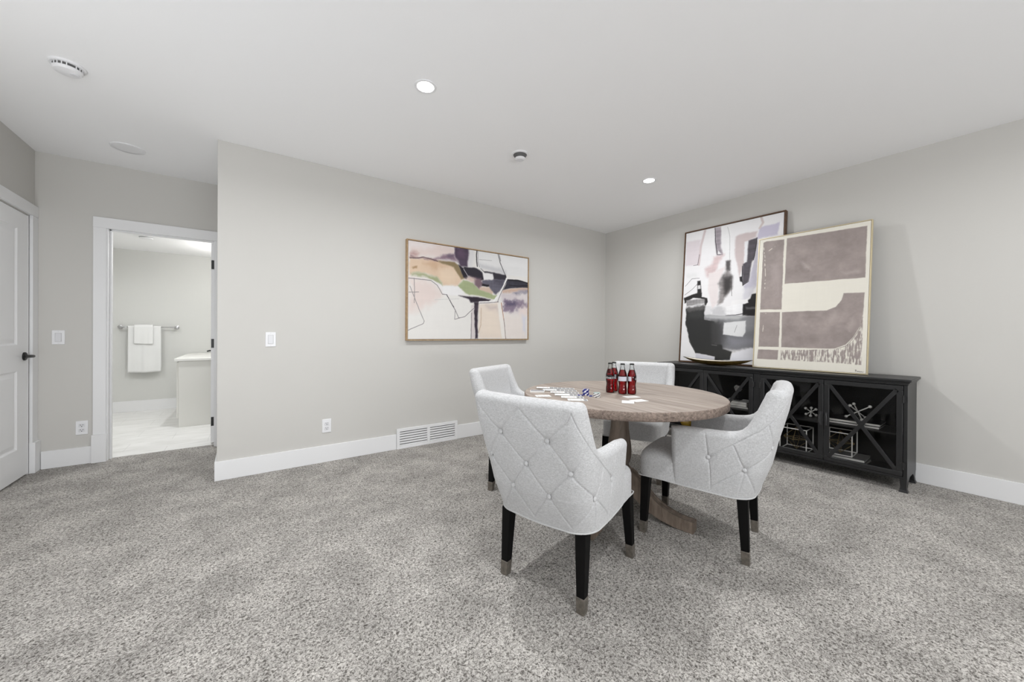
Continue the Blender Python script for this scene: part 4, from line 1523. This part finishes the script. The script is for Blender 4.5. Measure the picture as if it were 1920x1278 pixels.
def paint(ops, W, Hh, base, nx, ny, seed):
    """lay flat colour patches and brush lines over a ground; returns linear colours"""
    u, v = np.meshgrid(np.linspace(0, 1, nx), np.linspace(0, 1, ny))
    asp = Hh / W
    X, Y = u, v * asp
    wx_ = fbm(X * 9, Y * 9, seed) - 0.5
    wy_ = fbm(X * 9, Y * 9, seed + 20) - 0.5
    fx_ = fbm(X * 40, Y * 40, seed + 40) - 0.5
    fy_ = fbm(X * 40, Y * 40, seed + 60) - 0.5
    brush = fbm(X * 60, Y * 7, seed + 80) - 0.5
    brush2 = fbm(X * 8, Y * 50, seed + 90) - 0.5
    C = np.zeros((ny, nx, 3)) + np.array(base, float)
    C *= (1 + 0.012 * (brush + brush2))[..., None]

    def seg_d(px, py, a, b):
        vx, vy = b[0] - a[0], b[1] - a[1]
        t = np.clip(((px - a[0]) * vx + (py - a[1]) * vy) / max(1e-9, vx * vx + vy * vy), 0, 1)
        return np.hypot(px - a[0] - t * vx, py - a[1] - t * vy)
    for op in ops:
        pts = [(p[0], p[1] * asp) for p in op[1]]
        col = np.array(op[2], float)
        if op[0] == 'p':
            soft, warp, ex = op[3], op[4], op[5]
            px = X + warp * 2.2 * wx_ + warp * 1.2 * fx_
            py = Y + warp * 2.2 * wy_ + warp * 1.2 * fy_
            ins = np.zeros(X.shape, bool)
            d = np.full(X.shape, 9.0)
            n = len(pts)
            for i in range(n):
                a, b = pts[i], pts[(i + 1) % n]
                d = np.minimum(d, seg_d(px, py, a, b))
                if a[1] != b[1]:
                    c = ((a[1] > py) != (b[1] > py)) & (px < (b[0] - a[0]) * (py - a[1]) / (b[1] - a[1]) + a[0])
                    ins ^= c
            sd = np.where(ins, d, -d)
            al = np.clip(sd / (soft + 0.0015) * 0.5 + 0.5, 0, 1)
            al = al * al * (3 - 2 * al)
            cc = np.zeros_like(C) + col
            k = ex.get('streak', 0.012)
            cc *= (1 + k * 2.2 * brush2 + k * 1.2 * brush)[..., None]
            if 'mottle' in ex:
                cc *= (1 + ex['mottle'] * (3.2 * wx_ + 2.2 * wy_ + 1.2 * fx_))[..., None]
            if 'scratch' in ex:
                sc_ = fbm(X * 150, Y * 16, seed + 120, 4) - 0.5 + 0.35 * (fbm(X * 24, Y * 30, seed + 140) - 0.5)
                keep = np.clip((sc_ + 0.19 - 0.12 * (ex['scratch'] - 0.4)) / 0.20, 0, 1)
                al = al * keep
        else:
            w, soft, warp, ex = op[3], op[4], op[5], op[6]
            px = X + warp * 1.6 * wx_ + warp * fx_
            py = Y + warp * 1.6 * wy_ + warp * fy_
            d = np.full(X.shape, 9.0)
            for a, b in zip(pts[:-1], pts[1:]):
                d = np.minimum(d, seg_d(px, py, a, b))
            al = np.clip((w * 0.5 + soft - d) / (soft + 0.0008), 0, 1)
            if ex.get('dash'):
                al = al * np.clip((fx_ + 0.02) / 0.04, 0, 1)
            cc = np.zeros_like(C) + col
            cc *= (1 + 0.05 * brush)[..., None]
        C = C * (1 - al[..., None]) + cc * al[..., None]
    C = C.mean(-1, keepdims=True) * (1 - CHROMA) + C * CHROMA
    C = np.clip(C, 0, 255) / 255
    L = np.where(C <= 0.04045, C / 12.92, ((C + 0.055) / 1.055) ** 2.4)
    return L * PAINT_GAIN


PAINT_GAIN = 1.0
CHROMA = 0.84


def painting(name, label, W, Hh, depth, fw, frame_mat, ops, base, nx, ny, seed, loc, rot, gap=0.004, recess=0.006):
    """local: x across, y back, z up; front face at y = 0, bottom back edge rests at z = 0"""
    t = thing(name, label, 'painting', loc, rot)
    f = MB()
    f.box(0, W, 0, depth, 0, fw)
    f.box(0, W, 0, depth, Hh - fw, Hh)
    f.box(0, fw, 0, depth, fw, Hh - fw)
    f.box(W - fw, W, 0, depth, fw, Hh - fw)
    f.build('frame', M[frame_mat], t, bevel=0.0012)
    x0, x1, z0, z1 = fw + gap, W - fw - gap, fw + gap, Hh - fw - gap
    MB().box(fw, W - fw, recess + 0.012, depth - 0.004, fw, Hh - fw).build('backing', M['black_inside'], t)
    L = paint(ops, x1 - x0, z1 - z0, base, nx, ny, seed)
    us, vs_ = np.linspace(x0, x1, nx), np.linspace(z0, z1, ny)
    V = np.zeros((ny, nx, 3))
    V[..., 0] = us[None, :]
    V[..., 1] = recess
    V[..., 2] = vs_[:, None]
    idx = np.arange(nx * ny).reshape(ny, nx)
    F = np.stack([idx[:-1, :-1], idx[:-1, 1:], idx[1:, 1:], idx[1:, :-1]], -1).reshape(-1, 4)
    n0 = nx * ny
    edge = list(idx[0, :]) + list(idx[1:, -1]) + list(idx[-1, -2::-1]) + list(idx[-2:0:-1, 0])
    vv = V.reshape(-1, 3).tolist()
    back = [(vv[i][0], recess + 0.0115, vv[i][2]) for i in edge]
    m_ = len(edge)
    me = bpy.data.meshes.new('canvas')
    me.from_pydata(vv + back, [], F.tolist() + [(edge[i], n0 + i, n0 + (i + 1) % m_, edge[(i + 1) % m_]) for i in range(m_)] + [tuple(n0 + i for i in range(m_))])
    at = me.color_attributes.new('paint', 'FLOAT_COLOR', 'POINT')
    cols = np.ones((n0 + m_, 4), np.float32)
    cols[:n0, :3] = L.reshape(-1, 3)
    cols[n0:, :3] = 0.6
    at.data.foreach_set('color', cols.ravel())
    me.materials.append(M['canvas'])
    o = bpy.data.objects.new('canvas', me)
    COL.objects.link(o)
    o.parent = t
    return t


ART_WIDE = [
    ('p',[(-.0,1.0),(.346,1.003),(.339,.888),(.224,.855),(.001,.833)],(220,202,196),.03,.02,{}),
    ('p',[(-.0,1.0),(.2,.999),(.171,.956),(.0,.934)],(226,216,214),.03,.02,{}),
    ('p',[(-.001,.873),(.036,.894),(.068,.882),(.061,.86),(.002,.85)],(186,148,144),.018,.02,{}),
    ('p',[(.001,.828),(.186,.832),(.316,.813),(.371,.779),(.412,.658),(.372,.592),(.255,.577),(.217,.657),(.136,.687),(.045,.672),(.002,.645)],(219,190,162),.012,.01,{}),
    ('p',[(.107,.776),(.201,.814),(.293,.776),(.202,.739)],(205,168,136),.02,.02,{}),
    ('p',[(.03,.736),(.055,.746),(.055,.723),(.034,.72)],(160,125,85),.01,.01,{}),
    ('p',[(.232,.766),(.355,.754),(.388,.66),(.309,.605),(.247,.64)],(226,200,172),.03,.02,{}),
    ('p',[(.009,.85),(.078,.838),(.201,.84),(.209,.82),(.135,.822),(.064,.835),(.003,.83)],(150,118,120),.008,.012,{}),
    ('p',[(.201,.826),(.339,.837),(.371,.812),(.42,.665),(.394,.652),(.332,.783),(.246,.806)],(140,120,84),.006,.006,{}),
    ('p',[(.017,.66),(.101,.683),(.217,.667),(.244,.607),(.248,.576),(.218,.598),(.137,.645),(.024,.637)],(160,166,124),.014,.014,{}),
    ('p',[(.003,.625),(.173,.629),(.21,.597),(.255,.564),(.372,.578),(.421,.498),(.264,.47),(.218,.545),(.166,.611),(.003,.609)],(226,223,223),.006,.006,{}),
    ('p',[(.003,.6),(.162,.605),(.207,.528),(.241,.479),(.189,.399),(.117,.3),(.005,.267)],(222,205,199),.04,.03,{}),
    ('p',[(.342,1.002),(.462,1.003),(.456,.905),(.448,.805),(.387,.801),(.371,.85),(.347,.893),(.337,.937)],(78,62,82),.008,.008,{'streak': .12}),
    ('p',[(.37,.988),(.419,.987),(.419,.898),(.379,.901)],(96,74,98),.03,.02,{}),
    ('p',[(.209,.855),(.276,.905),(.339,.915),(.371,.842),(.308,.842),(.186,.832)],(138,112,128),.016,.016,{}),
    ('p',[(.276,.905),(.339,.926),(.339,.883),(.292,.874)],(110,92,112),.016,.016,{}),
    ('p',[(.371,.816),(.412,.785),(.453,.708),(.437,.661),(.412,.674)],(34,28,38),.005,.006,{}),
    ('p',[(.456,.995),(.512,.998),(.52,.838),(.554,.809),(.665,.791),(.783,.764),(1.005,.767),(1.004,1.005)],(223,222,222),.004,.004,{}),
    ('p',[(.456,.995),(.494,.996),(.502,.903),(.478,.813),(.453,.815)],(214,212,213),.012,.01,{}),
    ('p',[(.532,.863),(.678,.842),(.781,.812),(.781,.764),(.665,.784),(.554,.807)],(198,197,200),.016,.01,{}),
    ('p',[(.724,.957),(.998,.947),(.998,.872),(.752,.879)],(228,227,227),.04,.02,{}),
    ('s',[(.521,1.0),(.518,.951),(.52,.872),(.525,.825)],(38,34,40),.007,.002,.003,{}),
    ('s',[(.531,.997),(.531,.954),(.533,.852),(.546,.819)],(150,148,152),.003,.002,.003,{}),
    ('p',[(.412,.799),(.52,.804),(.565,.765),(.581,.682),(.546,.669),(.47,.692),(.42,.731)],(42,37,48),.005,.006,{}),
    ('s',[(.412,.774),(.449,.697)],(170,165,172),.004,.002,.003,{}),
    ('p',[(.572,.761),(.665,.758),(.668,.694),(.581,.678)],(226,224,224),.004,.004,{}),
    ('p',[(.554,.8),(.58,.777),(.669,.773),(.781,.764),(.792,.712),(.772,.693),(.672,.691),(.662,.758),(.589,.76)],(48,44,54),.005,.006,{}),
    ('p',[(.563,.673),(.772,.705),(.762,.642),(.698,.522),(.643,.566),(.625,.61),(.564,.614)],(96,93,108),.006,.008,{'streak': .1}),
    ('p',[(.679,.678),(.753,.688),(.744,.651),(.688,.65)],(70,66,80),.02,.02,{}),
    ('p',[(.553,.661),(.569,.631),(.629,.627),(.627,.603),(.562,.605)],(26,23,29),.004,.004,{}),
    ('p',[(.453,.689),(.546,.692),(.565,.626),(.548,.557),(.504,.606),(.487,.66)],(122,97,107),.014,.01,{}),
    ('p',[(.42,.659),(.47,.694),(.503,.671),(.487,.629)],(206,182,170),.014,.01,{}),
    ('p',[(.546,.591),(.625,.599),(.663,.557),(.661,.519),(.547,.551)],(206,180,160),.008,.008,{}),
    ('p',[(.369,.589),(.412,.647),(.487,.629),(.547,.557),(.643,.533),(.705,.512),(.68,.469),(.564,.484),(.454,.499),(.413,.528)],(160,171,126),.006,.008,{'streak': .05}),
    ('p',[(.255,.575),(.372,.575),(.413,.517),(.373,.482),(.279,.483),(.247,.49)],(229,227,227),.006,.006,{}),
    ('p',[(.373,.482),(.487,.476),(.644,.461),(.626,.436),(.53,.417),(.471,.411),(.454,.448)],(46,36,49),.006,.006,{}),
    ('p',[(.5,.416),(.54,.42),(.532,.272),(.532,.0),(.511,.0),(.501,.27)],(62,50,64),.006,.006,{'streak': .25}),
    ('p',[(.476,.38),(.5,.394),(.506,.0),(.476,.0)],(208,198,198),.006,.006,{}),
    ('s',[(.48,.291),(.476,.0)],(60,54,60),.002,.002,.003,{}),
    ('p',[(.539,.397),(.716,.435),(.76,.0),(.539,.0)],(223,208,194),.01,.01,{}),
    ('p',[(.608,.391),(.698,.398),(.717,.341),(.635,.312)],(200,184,180),.03,.02,{}),
    ('p',[(.573,.343),(.689,.339),(.727,.047),(.566,.046)],(228,212,196),.03,.01,{}),
    ('s',[(.56,.353),(.559,.159),(.538,.068)],(196,168,142),.004,.002,.003,{}),
    ('p',[(.707,.423),(.741,.425),(.785,.0),(.748,.0)],(229,223,217),.005,.005,{}),
    ('s',[(.742,.426),(.769,.214)],(176,124,94),.006,.002,.003,{}),
    ('s',[(.767,.237),(.785,.0)],(84,56,46),.004,.002,.003,{}),
    ('p',[(.789,.711),(.907,.716),(1.005,.698),(1.005,.638),(.819,.606),(.753,.575),(.783,.656)],(54,52,64),.006,.006,{'streak': .2}),
    ('s',[(.781,.71),(.907,.714),(1.005,.695)],(30,27,34),.008,.002,.003,{}),
    ('s',[(.819,.643),(.917,.647),(1.005,.673)],(36,33,42),.005,.002,.003,{}),
    ('p',[(.753,.575),(.829,.602),(1.005,.638),(1.005,.595),(.753,.533)],(201,168,148),.008,.008,{}),
    ('p',[(.74,.532),(1.005,.604),(1.006,.299),(.784,.28)],(204,194,197),.015,.02,{}),
    ('p',[(.858,.545),(1.005,.604),(1.005,.543),(.888,.509)],(128,123,142),.02,.03,{}),
    ('p',[(.782,.429),(1.005,.454),(.999,.408),(.898,.353),(.849,.284),(.78,.298)],(136,120,140),.018,.04,{}),
    ('p',[(.791,.418),(.888,.432),(.888,.377),(.801,.371)],(96,86,112),.018,.03,{}),
    ('p',[(.918,.539),(1.005,.56),(1.005,.461),(.888,.45)],(214,206,206),.03,.03,{}),
    ('p',[(.898,.353),(1.005,.423),(1.006,.299),(.918,.269)],(224,208,204),.03,.03,{}),
    ('p',[(.778,.274),(.999,.298),(1.0,.0),(.785,.0)],(224,214,208),.03,.02,{}),
    ('p',[(.948,.295),(.989,.273),(.984,.074),(.959,.111)],(206,206,218),.02,.02,{}),
    ('s',[(.792,.73),(.768,.642),(.722,.518),(.666,.433),(.547,.418)],(231,229,227),.013,.004,.003,{}),
    ('s',[(.791,.693),(.735,.531),(.707,.434)],(84,74,86),.003,.002,.003,{}),
    ('s',[(.547,.411),(.626,.42),(.716,.438)],(110,96,100),.003,.002,.003,{}),
    ('s',[(.71,.996),(.73,.898),(.756,.82),(.787,.738)],(40,36,42),.004,.002,.003,{}),
    ('s',[(.72,.995),(.733,.923)],(96,92,98),.003,.002,.003,{}),
    ('s',[(.541,.904),(.653,.914)],(160,158,160),.002,.002,.003,{}),
    ('s',[(.003,.617),(.162,.615),(.207,.57),(.245,.481),(.279,.478),(.31,.399),(.35,.303),(.374,.23),(.426,.249),(.501,.349)],(116,110,113),.003,.002,.003,{}),
    ('s',[(.279,.478),(.31,.399),(.334,.347)],(64,58,62),.004,.002,.003,{}),
    ('s',[(.345,.304),(.342,.212),(.382,.23)],(120,114,116),.0025,.002,.003,{}),
    ('s',[(.011,.535),(.06,.367),(.112,.186),(.107,.16),(.001,.09)],(134,128,130),.0028,.002,.003,{}),
    ('s',[(.042,.621),(.043,.371)],(142,134,134),.003,.002,.003,{}),
    ('s',[(.005,.474),(.072,.485)],(142,134,134),.003,.002,.003,{}),
    ('s',[(.189,.415),(.373,.443)],(198,196,194),.002,.002,.003,{}),
    ('s',[(.009,.824),(.068,.834),(.107,.85),(.172,.835),(.209,.823)],(92,70,76),.004,.002,.003,{}),
]
ART_DARK = [
    ('p',[(.005,.932),(.18,.933),(.164,.735),(.009,.738)],(215,205,210),.012,.01,{}),
    ('s',[(.224,.991),(.184,.876),(.17,.737)],(206,190,192),.016,.01,.003,{}),
    ('s',[(.172,.815),(.157,.736),(.107,.736)],(70,64,68),.003,.002,.003,{}),
    ('p',[(.332,.997),(.401,.994),(.403,.841),(.434,.786),(.37,.788),(.345,.878)],(156,146,154),.01,.008,{'streak': .12}),
    ('s',[(.336,.993),(.347,.893),(.374,.79),(.431,.784)],(62,56,62),.006,.002,.003,{}),
    ('p',[(.379,.823),(.414,.792),(.377,.794)],(226,224,226),.004,.004,{}),
    ('p',[(.402,.992),(.501,.987),(.523,.727),(.435,.776)],(230,229,230),.008,.008,{}),
    ('s',[(.472,.983),(.5,.908),(.509,.731)],(172,170,172),.003,.002,.003,{}),
    ('p',[(.333,.783),(.441,.782),(.392,.722),(.37,.662),(.276,.633),(.249,.704),(.322,.728)],(208,184,185),.025,.02,{'streak': .06}),
    ('p',[(.291,.66),(.369,.669),(.47,.695),(.407,.572),(.405,.434),(.343,.385),(.289,.539)],(223,213,213),.012,.01,{}),
    ('p',[(.472,.729),(.512,.73),(.513,.66),(.536,.617),(.541,.525),(.482,.478),(.443,.431),(.399,.413),(.424,.522),(.397,.573),(.445,.638),(.476,.656)],(140,134,134),.016,.012,{'streak': .2}),
    ('p',[(.451,.608),(.533,.617),(.539,.53),(.479,.48),(.456,.53)],(62,58,58),.03,.012,{}),
    ('p',[(.472,.729),(.512,.73),(.513,.662),(.482,.67)],(86,82,82),.01,.006,{}),
    ('s',[(.535,.603),(.547,.477)],(70,66,68),.003,.002,.003,{}),
    ('p',[(.559,.899),(.598,.91),(.769,.908),(.763,.872),(.688,.853),(.655,.848),(.657,.698),(.61,.605),(.59,.683),(.56,.755)],(197,181,181),.012,.008,{}),
    ('p',[(.655,.848),(.692,.85),(.68,.705),(.655,.7)],(222,222,226),.006,.006,{}),
    ('p',[(.788,.93),(.965,.937),(.951,.86),(.773,.856)],(191,185,206),.01,.008,{}),
    ('s',[(.798,.999),(.818,.959),(.789,.926)],(206,192,190),.014,.008,.003,{}),
    ('p',[(.69,.853),(.769,.864),(.766,.797),(.745,.717),(.727,.701),(.708,.572),(.649,.544),(.637,.652),(.648,.694),(.683,.705)],(80,74,82),.008,.006,{'streak': .15}),
    ('s',[(.769,.862),(.761,.79),(.743,.713)],(36,32,36),.006,.002,.003,{}),
    ('s',[(.639,.68),(.64,.595),(.652,.546),(.706,.567)],(40,36,40),.005,.002,.003,{}),
    ('p',[(.615,.606),(.64,.609),(.643,.569),(.624,.576)],(34,30,34),.005,.005,{}),
    ('p',[(.746,.699),(.777,.825),(.78,.531),(.692,.461),(.656,.538),(.712,.572)],(190,186,202),.01,.008,{}),
    ('p',[(.657,.519),(.763,.532),(.741,.468),(.668,.421)],(206,204,212),.02,.015,{}),
    ('p',[(.658,.414),(.73,.449),(.741,.478),(.79,.483),(.797,.329),(.66,.331)],(33,31,33),.006,.008,{}),
    ('p',[(.689,.392),(.794,.385),(.795,.371),(.696,.376)],(88,86,88),.01,.01,{}),
    ('p',[(.539,.441),(.707,.448),(.715,.419),(.538,.399)],(233,231,232),.006,.01,{}),
    ('p',[(.489,.397),(.658,.422),(.659,.344),(.492,.339)],(232,231,233),.006,.006,{'streak': .04}),
    ('s',[(.493,.337),(.581,.338),(.665,.346)],(40,38,40),.007,.002,.003,{}),
    ('p',[(.014,.671),(.158,.676),(.176,.64),(.033,.638)],(222,221,222),.02,.02,{}),
    ('s',[(.02,.58),(.098,.633),(.185,.631)],(92,88,92),.003,.002,.003,{}),
    ('s',[(.019,.511),(.104,.549),(.161,.587)],(96,92,94),.003,.002,.003,{}),
    ('p',[(.163,.61),(.201,.612),(.215,.514),(.169,.515)],(50,47,48),.005,.006,{}),
    ('p',[(.17,.577),(.2,.579),(.204,.55),(.171,.548)],(214,212,214),.004,.004,{}),
    ('p',[(.014,.488),(.153,.518),(.218,.518),(.214,.487),(.281,.475),(.292,.443),(.264,.417),(.241,.469),(.124,.486),(.077,.467),(.022,.446)],(40,38,38),.005,.008,{}),
    ('p',[(.041,.47),(.252,.47),(.257,.438),(.048,.424)],(150,147,148),.008,.01,{'streak': .2}),
    ('p',[(.26,.415),(.342,.407),(.331,.343),(.264,.344)],(214,213,215),.01,.01,{}),
    ('p',[(.329,.378),(.406,.405),(.49,.383),(.493,.337),(.346,.342)],(196,195,198),.02,.02,{}),
    ('p',[(.264,.347),(.487,.333),(.803,.329),(.812,.123),(.583,.098),(.48,.104),(.422,.131),(.406,.298),(.266,.317)],(132,132,136),.012,.008,{}),
    ('p',[(.437,.239),(.807,.223),(.812,.121),(.584,.095),(.445,.11)],(112,112,118),.05,.02,{}),
    ('p',[(.523,.183),(.803,.178),(.805,.134),(.553,.113)],(128,128,136),.04,.02,{}),
    ('p',[(.272,.341),(.698,.33),(.622,.303),(.288,.317)],(182,182,184),.022,.01,{}),
    ('p',[(.251,.311),(.455,.288),(.494,.221),(.479,.106),(.271,.12)],(72,71,73),.05,.015,{}),
    ('p',[(.036,.403),(.26,.415),(.263,.313),(.374,.294),(.394,.133),(.471,.13),(.48,.1),(.574,.085),(.558,.025),(.401,.015),(.395,.044),(.184,.061),(.099,.156),(.05,.28)],(48,48,48),.007,.008,{}),
    ('p',[(.348,.298),(.413,.288),(.429,.133),(.358,.132)],(62,61,62),.03,.01,{}),
    ('p',[(.067,.384),(.239,.39),(.235,.329),(.087,.331)],(58,58,58),.03,.02,{}),
    ('p',[(.048,.415),(.251,.428),(.26,.394),(.051,.384)],(92,90,90),.02,.02,{}),
    ('s',[(.359,.126),(.416,.123)],(120,118,118),.003,.002,.003,{}),
    ('p',[(.476,.286),(.697,.297),(.698,.22),(.675,.187),(.474,.203)],(216,216,218),.006,.006,{}),
    ('s',[(.611,.266),(.588,.219)],(150,150,152),.004,.002,.003,{}),
    ('p',[(.184,.057),(.4,.039),(.397,.012),(.184,.019)],(202,201,211),.008,.008,{}),
    ('p',[(.576,.072),(.758,.115),(.806,.123),(.81,.019),(.558,.023)],(215,215,223),.01,.01,{}),
    ('s',[(.099,.151),(.187,.059)],(70,68,68),.004,.002,.003,{}),
]
ART_BEIGE = [
    ('p',[(.037,.974),(.071,.982),(.253,.973),(.261,.439),(.04,.443)],(153,140,136),.003,.004,{'mottle': .05}),
    ('p',[(.281,.978),(.972,.968),(.97,.624),(.28,.63)],(153,140,136),.003,.003,{'mottle': .05}),
    ('p',[(.267,.417),(.674,.416),(.748,.439),(.793,.485),(.808,.53),(.97,.526),(.964,.377),(.944,.302),(.898,.235),(.839,.182),(.759,.154),(.706,.152),(.277,.154)],(153,140,136),.003,.003,{'mottle': .06}),
    ('p',[(.041,.422),(.247,.419),(.252,.156),(.044,.154)],(153,140,136),.003,.003,{'mottle': .05}),
    ('p',[(.041,.132),(.248,.133),(.244,.06),(.036,.061)],(153,140,136),.003,.003,{'mottle': .05}),
    ('p',[(.275,.131),(.554,.142),(.707,.146),(.791,.15),(.868,.191),(.93,.252),(.951,.336),(.965,.361),(.962,.055),(.624,.059),(.275,.06)],(153,140,136),.004,.004,{'scratch': 1}),
    ('p',[(.916,.227),(.951,.319),(.964,.352),(.962,.055),(.916,.055)],(153,140,136),.004,.004,{'scratch': .4}),
    ('s',[(.044,.934),(.058,.862),(.067,.789),(.077,.716),(.08,.593)],(226,218,206),.004,.003,.006,{'dash': 1}),
    ('s',[(.104,.903),(.137,.917),(.176,.935)],(222,212,200),.006,.003,.008,{'dash': 1}),
    ('s',[(.083,.32),(.079,.27),(.085,.3)],(222,212,200),.003,.002,.003,{}),
    ('s',[(.053,.411),(.107,.412)],(222,212,200),.006,.003,.008,{'dash': 1}),
    ('p',[(.431,.772),(.503,.745),(.516,.716),(.457,.731)],(176,162,158),.03,.02,{}),
    ('p',[(.791,.672),(.921,.687),(.931,.664),(.812,.653)],(172,158,154),.03,.02,{}),
    ('p',[(.698,.358),(.749,.409),(.771,.374),(.72,.34)],(172,158,154),.03,.02,{}),
    ('p',[(.835,.286),(.892,.362),(.913,.319),(.866,.269)],(170,156,152),.03,.02,{}),
    ('p',[(.125,.783),(.217,.794),(.239,.534),(.206,.535)],(166,152,149),.04,.03,{}),
    ('s',[(.964,.365),(.943,.29),(.901,.231),(.844,.175),(.769,.151)],(134,120,116),.003,.002,.003,{}),
    ('s',[(.922,.02),(.924,.007)],(90,84,80),.0028,.0015,.0,{}),
    ('s',[(.922,.02),(.93,.018),(.924,.014)],(90,84,80),.0022,.0015,.0,{}),
    ('s',[(.932,.007),(.935,.013),(.939,.007),(.943,.013),(.947,.007),(.95,.013),(.955,.006),(.959,.012),(.964,.006),(.968,.012),(.974,.006),(.983,.01)],(110,104,100),.0022,.0015,.0,{}),
]

painting('wide_painting', 'wide abstract painting in a thin oak frame hanging on the back wall', 1.460, 0.962, 0.043, 0.010, 'oak_frame',
         ART_WIDE, (224, 221, 217), 520, 350, 21, (1.237, YB_ - 0.0435, 1.019), (0, 0, 0))
th2 = math.atan2(0.114, 1.451)
painting('dark_framed_painting', 'tall black, grey and lilac abstract painting in a walnut frame leaning on the wall', 0.968, 1.455, 0.045, 0.011, 'walnut_frame',
         ART_DARK, (229, 227, 229), 360, 520, 33, (XR - 0.165, 2.292, CZ + 0.0007 + 0.045 * math.sin(th2)), (-th2, 0, -math.pi / 2))
th3 = math.atan2(0.128, 1.205)
painting('beige_painting', 'cream and mauve block painting in a thin pale frame, leaning before the darker painting', 0.790, 1.213, 0.030, 0.007, 'gilt_frame',
         ART_BEIGE, (226, 221, 208), 340, 500, 47, (XR - 0.246, 1.518, CZ + 0.0007 + 0.030 * math.sin(th3)), (-th3, 0, -math.pi / 2), gap=0.002, recess=0.002)
